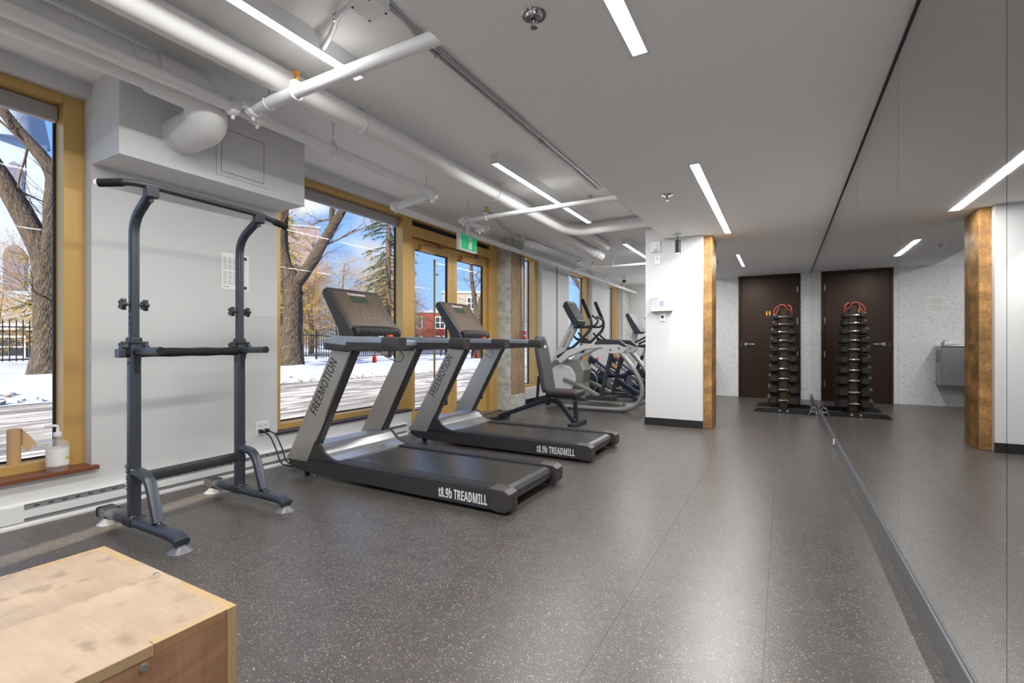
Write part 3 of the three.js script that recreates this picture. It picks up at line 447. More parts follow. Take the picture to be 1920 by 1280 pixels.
{ // exit sign
  const t = thing('exit_sign', 'green running man exit sign over the street door', 'sign', [-3.38, 2.235, -4.9]);
  const w = 0.36, h = 0.17; // faces +x and the street door, hangs from the pipe side
  part(t, 'sign_body', [rbox(-0.03, 0.03, -h / 2 - 0.012, h / 2 + 0.012, -w / 2, w / 2, 0.006)], M.white);
  part(t, 'end_face', [rbox(-0.024, 0.024, -h / 2, h / 2, w / 2, w / 2 + 0.002, 0.001)], M.white);
  const f = part(t, 'green_field', [box(0.03, 0.032, -h / 2, h / 2, -w / 2 + 0.012, w / 2 - 0.012)], M.green);
  const door = rbox(0.032, 0.0335, -0.07, 0.07, -0.055, 0.02, 0.0005); part(f, 'doorway_mark', [door], M.printWhite);
  const man = (pts, r) => bar(pts.map(([z, y]) => [0.0345, y, z]), 0.012, r, 0.01, V(1, 0, 0), 0.003);
  part(f, 'running_figure', [disc(0.011, 0.002, [0.0345, 0.047, 0.0], 'x', 14), bar([[0.0345, 0.032, 0.0], [0.0345, -0.008, 0.012]], 0.002, 0.02, 0, V(0, 0, 1), 0.0008), bar([[0.0345, -0.008, 0.012], [0.0345, -0.03, -0.006], [0.0345, -0.06, 0.008]], 0.002, 0.01, 0.005, V(0, 0, 1), 0.0008), bar([[0.0345, -0.008, 0.012], [0.0345, -0.026, 0.03], [0.0345, -0.05, 0.045]], 0.002, 0.01, 0.005, V(0, 0, 1), 0.0008), bar([[0.0345, 0.028, 0.004], [0.0345, 0.006, -0.022], [0.0345, 0.016, -0.036]], 0.002, 0.008, 0.005, V(0, 0, 1), 0.0008), bar([[0.0345, 0.028, 0.004], [0.0345, 0.01, 0.03]], 0.002, 0.008, 0, V(0, 0, 1), 0.0008)], M.green);
  part(t, 'mount_arm', [rbox(-0.012, 0.012, h / 2, 0.36, -0.03, 0.03, 0.003)], M.white);
}
{ // dome camera
  const t = thing('dome_camera', 'small white dome security camera under the far slab', 'camera', [-3.25, SLAB, -11.2]);
  part(t, 'camera_base', [disc(0.07, 0.05, [0, -0.025, 0])], M.white); part(t, 'camera_arm', [disc(0.045, 0.05, [0, -0.07, 0])], M.white);
  const g = new THREE.SphereGeometry(0.045, 20, 14); g.translate(0, -0.11, 0); part(t, 'lens_dome', [g], M.black);
}
// things on the pillar (front face z = -6.07)
{
  const z = -6.07;
  const a = thing('alarm_strobe', 'white fire alarm strobe high on the pillar', 'alarm', [-1.365, 2.2, z]);
  part(a, 'back_plate', [rbox(-0.055, 0.055, -0.065, 0.065, 0, 0.022, 0.008)], M.white); part(a, 'lens', [rbox(-0.022, 0.022, -0.035, 0.035, 0.022, 0.04, 0.006)], M.printWhite); part(a, 'sounder_slot', [rbox(-0.03, 0.03, -0.056, -0.05, 0.022, 0.024, 0.0008), rbox(-0.03, 0.03, -0.047, -0.043, 0.022, 0.024, 0.0008)], M.grey);
  const b = thing('wall_plate', 'small white speaker plate under the alarm strobe on the pillar', 'plate', [-1.345, 2.035, z]);
  part(b, 'plate_face', [rbox(-0.034, 0.034, -0.055, 0.055, 0, 0.008, 0.003)], M.white); parts(b, 'screw', [disc(0.004, 0.003, [0, 0.042, 0.009], 'z', 8), disc(0.004, 0.003, [0, -0.042, 0.009], 'z', 8), disc(0.009, 0.004, [0, 0.014, 0.009], 'z', 12)], M.grey);
  const c = thing('thermostat', 'white thermostat with blue screen in a clear lockable cover', 'thermostat', [-1.285, 1.49, z]);
  part(c, 'body', [rbox(-0.05, 0.06, -0.06, 0.06, 0, 0.03, 0.006)], M.white); part(c, 'screen', [rbox(-0.032, 0.03, -0.03, 0.04, 0.03, 0.032, 0.001)], mat('#5f7fd8', 0.2, 0, { emissive: new THREE.Color(0.04, 0.08, 0.35), emissiveIntensity: 1 }));
  const cv = part(c, 'clear_cover', [box(-0.12, 0.115, -0.076, 0.076, 0.062, 0.065), box(-0.12, -0.117, -0.076, 0.076, 0, 0.065), box(0.112, 0.115, -0.076, 0.076, 0, 0.065), box(-0.12, 0.115, 0.073, 0.076, 0, 0.065), box(-0.12, 0.115, -0.076, -0.073, 0, 0.065)], M.plastic);
  part(c, 'cover_rim', [rbox(-0.13, 0.125, -0.088, -0.076, 0, 0.07, 0.003), rbox(-0.13, 0.125, 0.076, 0.082, 0, 0.012, 0.002)], M.white);
  const d = thing('light_switch', 'white light switch plate under the thermostat', 'switch', [-1.283, 1.335, z]);
  part(d, 'plate_face', [rbox(-0.036, 0.036, -0.058, 0.058, 0, 0.008, 0.003)], M.white); part(d, 'sensor_eye', [rbox(-0.016, 0.016, -0.016, 0.016, 0.008, 0.014, 0.002)], M.towerDark); parts(d, 'screw', [disc(0.004, 0.003, [0, 0.046, 0.009], 'z', 8), disc(0.004, 0.003, [0, -0.046, 0.009], 'z', 8)], M.grey);
}
function noticeTex(w, h, rows) { const c = document.createElement('canvas'); c.width = w; c.height = h; const g = c.getContext('2d'); g.fillStyle = '#f1f1ee'; g.fillRect(0, 0, w, h); rows(g, w, h); const t = new THREE.CanvasTexture(c); t.colorSpace = THREE.SRGBColorSpace; return t; }
{ // notices: ruled blocks of unreadable small print, as in the photograph
  const lines = (g, w, h) => { g.fillStyle = '#a5a5a5'; for (let r = 0; r < 15; r++) { if (r === 7) continue; for (let c = 0; c < 4; c++) g.fillRect(w * (0.07 + c * 0.17), h * (0.12 + r * 0.05), w * (0.10 + 0.04 * ((r * 7 + c * 3) % 3) / 2), h * 0.018); g.fillStyle = '#b5b5b5'; g.fillRect(w * 0.78, h * (0.12 + r * 0.05), w * 0.14, h * 0.008); g.fillStyle = '#a5a5a5'; } g.fillRect(w * 0.08, h * 0.9, w * 0.2, h * 0.02); };
  const pg = (w, h, t) => { const g = new THREE.BoxGeometry(w, h, 0.001); return [g, mat('#ffffff', 0.8, 0, { map: t })]; };
  const [g1, m1] = pg(0.215, 0.28, noticeTex(256, 340, (g, w, h) => { lines(g, w, h); }));
  const n1 = thing('notice_sheet', 'white printed notice taped to the wall behind the pull up stand', 'notice', [XL + 0.0015, 1.555, -2.21], null, Math.PI / 2);
  part(n1, 'paper', g1, m1); parts(n1, 'tape', [box(0.062, 0.09, 0.10, 0.125, 0.0006, 0.001), box(0.062, 0.09, -0.128, -0.103, 0.0006, 0.001)], M.towerDark);
  const [g2, m2] = pg(0.21, 0.27, noticeTex(256, 340, lines));
  const n2 = thing('notice_sheet', 'white printed notice on the speckled wall above the drinking fountain', 'notice', [-1.265, 1.64, ZB + 0.0015]); part(n2, 'paper', g2, m2);
}
{ // wall outlet with two plugs
  const t = thing('wall_outlet', 'white double power outlet with two black plugs near the first treadmill', 'outlet', [XL, 0.318, -2.43], null, Math.PI / 2);
  part(t, 'plate_face', [rbox(-0.058, 0.058, -0.058, 0.058, 0, 0.007, 0.003)], M.white);
  part(t, 'socket', [rbox(-0.042, -0.01, -0.04, 0.04, 0.007, 0.0095, 0.002)], M.printWhite); part(t, 'socket', [rbox(0.01, 0.042, -0.04, 0.04, 0.007, 0.0095, 0.002)], M.printWhite);
  parts(t, 'slot', [-0.026, 0.026].flatMap((x) => [rbox(x - 0.008, x - 0.005, 0.018, 0.03, 0.009, 0.0105, 0.0005), rbox(x + 0.005, x + 0.008, 0.018, 0.03, 0.009, 0.0105, 0.0005)]), M.ink);
  const cord = (label, x, ex, ez) => { const c = thing('power_cord', label, 'cord'); const z = -2.43 - x; part(c, 'plug', [rbox(XL + 0.008, XL + 0.045, 0.283, 0.313, z - 0.014, z + 0.014, 0.006)], M.black); part(c, 'cable', [sweep(new THREE.CatmullRomCurve3(P3([[XL + 0.045, 0.298, z], [XL + 0.10, 0.27, z - 0.02], [XL + 0.16, 0.16, z - 0.04], [XL + 0.22, 0.05, z - 0.05], [ex, 0.022, ez]])).getPoints(24), circ(0.0055, 8))], M.black); };
  cord('black power cord plugged into the outlet socket by the wall panel', -0.026, -3.36, -2.52); cord('black power cord plugged into the outlet socket by the window', 0.026, -3.34, -2.62);
}
// ---------- treadmills ----------
function makeTreadmill(label) {
  const t = thing('treadmill', label, 'treadmill', [-3.36, 0, -2.42], 'treadmills by the street window');
  const Wd = -0.78, cm = Wd / 2;
  const hood = [[0.02, 0.12], [0.035, 0.17], [0.09, 0.225], [0.2, 0.252], [0.345, 0.25], [0.372, 0.236], [0.395, 0.214], [0.42, 0.19], [0.455, 0.17], [0.5, 0.156], [0.54, 0.15], [0.54, 0.12]];
  for (const s of [0, 1]) {
    const z0 = s ? Wd : 0, d = s ? 1 : -1, side = s ? 'far' : 'near';
    const rail = part(t, 'side_rail', [ext([[0.03, 0.075], [0.0, 0.13], [0.015, 0.148], [0.4, 0.148], [1.87, 0.14], [1.87, 0.022], [0.3, 0.032], [0.1, 0.045]], z0, z0 + d * 0.035, 0.003), ext([[0.06, 0.05], [0.06, 0.13], [1.87, 0.13], [1.87, 0.03], [0.3, 0.04]], z0 + d * 0.035, z0 + d * 0.12)], M.tmDark);
    if (!s) { const g = text('t8.9b TREADMILL', 0.060, font, 1); g.computeBoundingBox(); g.scale(0.36 / g.boundingBox.max.x, 1, 1); move(g, 1.475, 0.045, 0.0006); part(rail, 'lettering', g, M.printWhite); }
    const ft = part(t, 'foot_strip', [rbox(0.5, 1.87, 0.138, 0.146, z0 + d * 0.004, z0 + d * 0.118, 0.002)], M.tmStrip);
    const ribs = []; for (let i = 0; i < 5; i++) { const z = z0 + d * (0.018 + i * 0.021); ribs.push(rbox(0.53, 1.85, 0.146, 0.151, z, z + d * 0.011, 0.002)); } parts(ft, 'tread_rib', ribs, M.tmStrip);
    part(t, 'end_cap', [ext([[1.85, 0.03], [1.85, 0.152], [1.95, 0.148], [1.985, 0.128], [1.985, 0.045], [1.96, 0.018], [1.9, 0.015]], z0 + (s ? -0.002 : 0.002), z0 + d * 0.105, 0.006)], M.tmCap);
    parts(t, 'cap_screw', [disc(0.008, 0.004, [1.986, 0.10, z0 + d * 0.05], 'x', 10), disc(0.008, 0.004, [1.986, 0.06, z0 + d * 0.05], 'x', 10)], M.black);
    part(t, 'hood_cheek', [ext([[0.2, 0.12], [0.2, 0.235], [0.345, 0.256], [0.376, 0.241], [0.4, 0.218], [0.425, 0.195], [0.46, 0.175], [0.505, 0.161], [0.56, 0.154], [0.56, 0.12]], z0, z0 + d * 0.025, 0.003)], M.tmDark);
    // upright: silver plate with darker body behind
    const up = part(t, 'upright', [ext([[0.005, 0.115], [0.235, 0.115], [0.705, 0.965], [0.515, 0.965]], z0 + (s ? -0.004 : 0.004), z0 + d * 0.02, 0.002)], M.tmSilver);
    part(up, 'upright_core', [ext([[0.01, 0.12], [0.25, 0.12], [0.722, 0.965], [0.52, 0.965]], z0 + d * 0.02, z0 + d * 0.075, 0.004)], M.tmDark);
    part(up, 'upright_liner', [ext([[0.008, 0.13], [0.236, 0.13], [0.703, 0.962], [0.518, 0.962]], z0 + d * 0.075, z0 + d * 0.085, 0.002)], M.tmSilver);
    parts(up, 'rivet', [[0.05, 0.15], [0.16, 0.15], [0.085, 0.21], [0.185, 0.21]].map(([x, y]) => disc(0.006, 0.003, [x, y, z0 + (s ? -0.005 : 0.005)], 'z', 10)), M.brass);
    if (!s) { const g = text('FREEMOTION', 0.072, fontThin, 0.78); g.rotateZ(Math.atan2(0.85, 0.49)); move(g, 0.335, 0.47, 0.0042); part(up, 'lettering', g, M.ink); }
    // handrail arm
    const arm = part(t, 'handrail', [ext([[0.52, 0.962], [0.52, 1.062], [0.7, 1.056], [1.02, 1.046], [1.02, 0.968], [0.7, 0.955]], z0 + (s ? -0.03 : 0.03), z0 + d * 0.055, 0.014)], M.tmRail);
    part(arm, 'rail_trim', [ext([[0.5, 0.957], [0.5, 1.018], [1.02, 1.012], [1.02, 0.966], [0.7, 0.952]], z0 + (s ? -0.033 : 0.033), z0 + d * 0.058, 0.006)], M.tmDark);
    part(arm, 'grip', [bar([[1.0, 1.008, z0 + d * 0.013], [1.10, 1.008, z0 + d * 0.013], [1.165, 1.0, z0 + d * 0.013]], 0.08, 0.084, 0.03, V(0, 1, 0), 0.022)], M.tmCap);
    part(arm, 'pulse_plate', [rbox(0.82, 0.98, 1.048, 1.054, z0 + d * -0.015, z0 + d * 0.04, 0.003)], M.steel);
  }
  part(t, 'running_belt', [ext([[0.5, 0.139], [1.90, 0.139], [1.932, 0.13], [1.95, 0.11], [1.955, 0.09], [1.95, 0.07], [1.932, 0.05], [1.90, 0.042], [0.5, 0.045]], -0.123, Wd + 0.123)], M.tmBelt);
  part(t, 'motor_hood', [ext(hood, -0.02, Wd + 0.02, 0.002)], M.tmHood);
  part(t, 'belt_roller', [pipe([[1.905, 0.09, -0.106], [1.905, 0.09, Wd + 0.106]], 0.03, 0, 14)], M.black);
  const hl = text('FREEMOTION', 0.045, fontThin, 0.9); hl.rotateX(-Math.PI / 2); hl.rotateY(Math.PI / 2); move(hl, 0.3, 0.2535, -0.24); part(t, 'hood_lettering', hl, M.whiteMetal);
  for (const z of [-0.06, Wd + 0.06]) { part(t, 'wheel', [disc(0.03, 0.03, [0.16, 0.03, z], 'z', 16)], M.rubber); part(t, 'levelling_foot', [ext([[1.62, 0.03], [1.75, 0.03], [1.70, 0.0], [1.67, 0.0]], z - 0.02, z + 0.02)], M.black); part(t, 'hood_bolt', [disc(0.01, 0.012, [0.33, 0.02, z + 0.06], 'z', 10)], M.chrome); }
  const tray = (h, grow, y, bev) => { const s = new THREE.Shape(), x0 = 0.395 - grow, x1 = 0.68, a = 0.034 + grow, b = Wd - 0.034 - grow, r = 0.13; s.moveTo(x1, -a); s.lineTo(x0 + r, -a); s.quadraticCurveTo(x0, -a, x0, -a + r); s.lineTo(x0, -b - r); s.quadraticCurveTo(x0, -b, x0 + r, -b); s.lineTo(x1, -b); s.closePath(); const g = new THREE.ExtrudeGeometry(s, { depth: h - 2 * bev, bevelEnabled: true, bevelThickness: bev, bevelSize: bev, bevelOffset: -bev, bevelSegments: 3, curveSegments: 10 }); g.rotateX(-Math.PI / 2); g.translate(-0.54, bev, 0); g.rotateZ(-0.075); g.translate(0.54, y, 0); return toCreasedNormals(prep(g), 0.5); };
  // console bridge with cup holders
  const br = part(t, 'console_bridge', [tray(0.078, 0, 0.965, 0.012)], M.tmRail); part(br, 'tray_band', [tray(0.05, 0.004, 0.955, 0.008)], M.tmDark);
  for (const z of [-0.085, Wd + 0.085]) part(br, 'cup_holder', [torus(0.042, 0.007, [0.49, 1.049, z], 'y', 24, 8), disc(0.04, 0.006, [0.49, 1.0485, z])].map((g) => { g.translate(-0.49, -1.0465, 0); g.rotateZ(-0.075); g.translate(0.49, 1.0465, 0); return g; }), M.black);
  const con = part(t, 'console', [ext([[0.295, 1.44], [0.545, 1.125], [0.575, 1.07], [0.56, 1.045], [0.435, 1.045], [0.415, 1.12], [0.238, 1.395], [0.255, 1.428]], -0.125, Wd + 0.125, 0.01)], M.tmDark);
  const ang = Math.atan2(1.125 - 1.44, 0.545 - 0.295), L = Math.hypot(0.25, 0.315), fw = -Wd - 0.25;
  const face = new THREE.Group(); face.name = 'control_panel'; face.position.set(0.42, 1.2825, cm); face.rotation.z = ang; const holder = new THREE.Group(); // panel frame: x down the slope, y out of the face
  con.add(face);
  part(face, 'panel_face', [rbox(-L / 2 + 0.03, L / 2 - 0.02, -0.001, 0.004, -fw / 2 + 0.03, fw / 2 - 0.03, 0.002)], M.tmFace);
  part(face, 'display', [rbox(-0.125, -0.06, 0.004, 0.0055, -0.09, 0.09, 0.001)], M.lcd);
  const btn = []; for (let i = 0; i < 10; i++) for (const z of [-fw / 2 + 0.052, fw / 2 - 0.052]) btn.push(rbox(-0.13 + i * 0.029, -0.113 + i * 0.029, 0.004, 0.0065, z - 0.011, z + 0.011, 0.001)); part(face, 'buttons', btn, M.tmCap).userData.kind = 'stuff';
  const mk = []; for (const [x, n, w] of [[-0.015, 3, 0.02], [0.02, 3, 0.022], [0.045, 7, 0.016], [0.068, 5, 0.02], [0.095, 5, 0.022]]) for (let i = 0; i < n; i++) mk.push(box(x, x + 0.004, 0.004, 0.0046, (i - (n - 1) / 2) * 0.28 / n - w / 2, (i - (n - 1) / 2) * 0.28 / n + w / 2)); for (let i = 0; i < 10; i++) for (const z of [-fw / 2 + 0.052, fw / 2 - 0.052]) mk.push(box(-0.122 + i * 0.029, -0.119 + i * 0.029, 0.0065, 0.0069, z - 0.006, z + 0.006)); part(face, 'key_legend', mk, M.grey).userData.kind = 'stuff';
  const lg = text('freemotion', 0.024, font, 1.0, 0.0008); lg.rotateX(-Math.PI / 2); lg.rotateY(-Math.PI / 2); lg.computeBoundingBox(); { const b = lg.boundingBox; move(lg, -0.15 - (b.min.x + b.max.x) / 2, 0.0042, -(b.min.z + b.max.z) / 2); } lg.rotateY(Math.PI); move(lg, -0.30, 0, 0); part(face, 'lettering', lg, M.printWhite);
  const fins = []; for (let i = 0; i < 26; i++) { const z = -0.16 + (cm * 2 + 0.32) * i / 25, k = 1 - 0.25 * ((i - 12.5) / 12.5) ** 2; fins.push(torus(0.046 * k, 0.0055, [0.558, 1.092, z], 'z', 18, 6)); } part(con, 'fan_grille', fins, M.tmCap).userData.kind = 'stuff';
  part(con, 'fan_core', [pipe([[0.558, 1.092, -0.15], [0.558, 1.092, Wd + 0.15]], 0.036, 0, 14)], M.black);
  part(con, 'stop_key', [rbox(0.60, 0.64, 1.055, 1.075, cm - 0.1, cm - 0.06, 0.006)], M.orange);
  const clip = part(t, 'safety_clip', [rbox(0.66, 0.68, 0.86, 0.905, cm + 0.12, cm + 0.15, 0.005), rbox(0.664, 0.676, 0.9, 0.925, cm + 0.125, cm + 0.145, 0.004)], M.red);
  part(clip, 'clip_cord', [sweep(new THREE.CatmullRomCurve3(P3([[0.67, 0.92, cm + 0.135], [0.67, 0.945, cm + 0.12], [0.69, 0.89, cm], [0.68, 0.86, cm - 0.12], [0.66, 0.9, cm - 0.2], [0.64, 1.0, cm - 0.1]])).getPoints(24), circ(0.003, 6))], M.black);
  return t;
}
const tm = makeTreadmill('silver and grey treadmill beside the pull up stand, plugged in near the outlet');
copyOf(tm, [-3.375, 0, -3.84], 'silver and grey treadmill in front of the street door, beside the weight bench');

// ---------- pull up tower ----------
{
  const t = thing('pull_up_tower', 'grey steel pull up and dip stand with suction cup feet', 'pull up stand');
  const knob = (x, y, z) => { const g = []; for (const s of [1, -1]) { g.push(disc(0.026, 0.02, [x, y, z + s * 0.05], 'z', 14, 0.3)); for (let i = 0; i < 5; i++) { const a = i * 1.2566; g.push(disc(0.009, 0.022, [x + Math.cos(a) * 0.022, y + Math.sin(a) * 0.022, z + s * 0.05], 'z', 8)); } } g.push(pipe([[x, y, z - 0.05], [x, y, z + 0.05]], 0.008, 0, 8)); return g; };
  for (const [x, z, tx, ty] of [[-2.992, -1.25, -2.815, 1.775], [-3.062, -1.862, -2.862, 1.785]]) {
    const o = z === -1.25 ? 1 : -1;
    const u = part(t, 'inner_post', [sweep(fillet(P3([[x, 0.98, z], [x, ty - 0.12, z], [tx - 0.04, ty - 0.03, z], [tx, ty, z]]), 0.16, 8), rrect(0.042, 0.042, 0.012, 3), V(0, 0, 1))], M.towerGrey);
    part(u, 'bar_bracket', [rbox(tx - 0.02, tx + 0.024, ty - 0.03, ty + 0.026, z - 0.03, z + 0.03, 0.008), disc(0.012, 0.02, [tx, ty - 0.04, z], 'y', 10)], M.towerDark);
    const hs = []; for (let i = 0; i < 4; i++) hs.push(disc(0.006, 0.003, [x - 0.0, 1.07 + i * 0.035, z + 0.0215], 'z', 10)); parts(u, 'adjust_hole', hs, M.black);
    const lo = part(t, 'outer_post', [bar([[x, 0.05, z], [x, 1.0, z]], 0.052, 0.052, 0, V(0, 0, 1), 0.01)], M.towerGrey);
    part(lo, 'collar', [rbox(x - 0.029, x + 0.029, 1.0, 1.036, z - 0.029, z + 0.029, 0.008)], M.towerDark);
    part(lo, 'post_hole', [disc(0.008, 0.003, [x, 0.90, z + 0.0265], 'z', 10)], M.black);
    part(t, 'knob', knob(x, 1.208, z), M.towerDark); part(t, 'knob', knob(x, 0.985, z), M.towerDark);
    const dip = part(t, 'dip_handle', [pipe([[x + 0.01, 0.962, z], [x + 0.272, 0.966, z]], 0.02, 0, 16)], M.towerGrey); part(dip, 'handle_plug', [disc(0.0205, 0.006, [x + 0.273, 0.966, z], 'x', 16)], M.black);
    part(t, 'gusset', [ext([[x + 0.024, 0.945], [x + 0.07, 0.945], [x + 0.03, 0.85], [x + 0.024, 0.85]], z - 0.006, z + 0.006)], M.towerGrey);
    part(t, 'brace', [sweep(fillet(P3([[x + 0.02, 0.335, z], [x + 0.16, 0.32, z], [x + 0.25, 0.10, z]]), 0.12, 8), rrect(0.034, 0.05, 0.008, 2), V(0, 0, 1))], M.towerGrey);
    const ft = part(t, 'foot_rail', [sweep(fillet(P3([[x - 0.31, 0.055, z], [x - 0.27, 0.068, z], [x + 0.36, 0.068, z], [x + 0.43, 0.066, z], [x + 0.475, 0.045, z]]), 0.05, 6), rrect(0.07, 0.045, 0.018, 3), V(0, 1, 0))], M.towerGrey);
    parts(ft, 'rail_sleeve', [rbox(x - 0.05, x + 0.05, 0.045, 0.095, z - 0.039, z + 0.039, 0.012), rbox(x + 0.22, x + 0.29, 0.086, 0.094, z - 0.02, z + 0.02, 0.003)], M.towerDark);
    part(ft, 'end_sleeve', [rbox(x - 0.345, x - 0.25, 0.038, 0.095, z - 0.042, z + 0.042, 0.014)], M.blackSoft);
    for (const fx of [x - 0.3, x + 0.455]) part(ft, 'suction_cup', [move(toCreasedNormals(lathe([[0, 0.03], [0.022, 0.03], [0.03, 0.02], [0.05, 0.004], [0.053, 0.0], [0, 0.0]], 24), 0.6), fx, 0, z)], M.cup);
    parts(t, 'bolt', [[0.36, -1], [0.30, -1], [0.27, 1], [0.335, 1], [0.25, 1]].map(([y, s], i) => disc(0.011, 0.012, [x + s * (i < 2 ? 0.0 : 0.0), y, z + (0.032) * o], 'z', 10)).concat([disc(0.011, 0.012, [x + 0.255, 0.098, z], 'y', 10), disc(0.011, 0.012, [x + 0.04, 0.10, z + 0.02], 'y', 10)]), M.chrome);
  }
  part(t, 'pull_up_bar', [sweep(fillet(P3([[-2.935, 1.795, -1.085], [-2.835, 1.808, -1.17], [-2.812, 1.805, -1.25], [-2.858, 1.81, -1.862], [-2.865, 1.80, -1.93], [-2.86, 1.775, -2.05]]), 0.06, 6), circ(0.0165, 14))], M.towerDark);
  part(t, 'bar_grip', [sweep(fillet(P3([[-2.94, 1.795, -1.08], [-2.86, 1.805, -1.15]]), 0.02, 4), circ(0.02, 14))], M.foam); part(t, 'bar_grip', [pipe([[-2.863, 1.79, -1.97], [-2.859, 1.772, -2.055]], 0.021, 0, 14)], M.foam);
  part(t, 'bar_plug', [disc(0.018, 0.004, [-2.943, 1.795, -1.077], 'x', 14)], M.white);
  const roll = [[-2.992, 0.955, -1.205], [-3.062, 0.955, -1.9]].map((p) => V(...p)); const pts = []; for (let i = 0; i <= 16; i++) pts.push(roll[0].clone().lerp(roll[1], i / 16)); part(t, 'foam_crossbar', [sweep(pts, circ(0.025, 14), V(0, 1, 0), (q) => 1 + 0.06 * Math.sin(q * 23))], M.foam); part(t, 'crossbar_plug', [rbox(-3.02, -2.965, 0.93, 0.975, -1.175, -1.205, 0.004)], M.towerGrey);
  part(t, 'crossbar', [bar([[-3.0, 0.285, -1.27], [-3.066, 0.275, -1.84]], 0.045, 0.055, 0, V(0, 1, 0), 0.01)], M.towerDark);
}

// ---------- plywood jump box ----------
{
  const t = thing('plyo_box', 'plywood jump box with finger joints and screws', 'jump box', [-1.19, 0, -0.175]);
  const hx = 0.276, hz = 0.375, H = 0.5, k = 0.018, a = hx / 3, b = 0.235;
  const top = part(t, 'top_panel', [box(-hx + k, hx - k, H - k, H, -hz + k, hz - k), box(-a, a, H - k, H, -hz, -hz + k), box(-a, a, H - k, H, hz - k, hz), box(-hx, -hx + k, H - k, H, -b, b), box(hx - k, hx, H - k, H, -b - 0.0, hz - k)], M.ply);
  parts(top, 'ply_edge', [box(hx, hx + 0.0006, H - k, H - 0.0005, -b, hz), box(-a, a, H - k, H - 0.0005, -hz - 0.0006, -hz)], M.plyEdgeV);
  const sideP = (s) => { const x0 = s * hx, x1 = s * (hx - k); const p = part(t, 'side_panel', [box(x0, x1, 0, H - k - 0.0006, -hz + k, hz), box(x0, x1, H - k, H - 0.0008, -hz + k, -b - 0.001)], M.plySide); part(p, 'ply_edge', [box(x0, x1, H - 0.0008, H, -hz + k, -b - 0.001)], M.plyEdgeU); return p; };
  const sp = sideP(1); sideP(-1);
  const fp = part(t, 'end_panel', [box(-hx, hx, 0, H - k - 0.0006, -hz, -hz + k), box(-hx, -a - 0.001, H - k, H - 0.0008, -hz, -hz + k), box(a + 0.001, hx, H - k, H - 0.0008, -hz, -hz + k)], M.plySide);
  parts(fp, 'ply_edge', [box(-hx, -a - 0.001, H - 0.0008, H, -hz, -hz + k), box(a + 0.001, hx, H - 0.0008, H, -hz, -hz + k)], M.plyEdgeV); part(fp, 'ply_edge', [box(hx, hx + 0.0006, 0, H, -hz, -hz + k)], M.plyEdgeU);
  part(t, 'end_panel', [box(-hx + k, hx - k, 0, H - k - 0.0006, hz - k, hz)], M.plySide);
  const sc = (x, y, z, ax) => disc(0.006, 0.003, [x, y, z], ax, 12); parts(top, 'screw', [sc(0.0, H, -hz + 0.012, 'y'), sc(hx - 0.012, H, 0.03, 'y'), sc(-hx + 0.012, H, 0.1, 'y')], M.steel); parts(sp, 'screw', [sc(hx + 0.0005, H - 0.03, -0.22, 'x'), sc(hx + 0.0005, 0.2, -0.3, 'x')], M.steel);
}

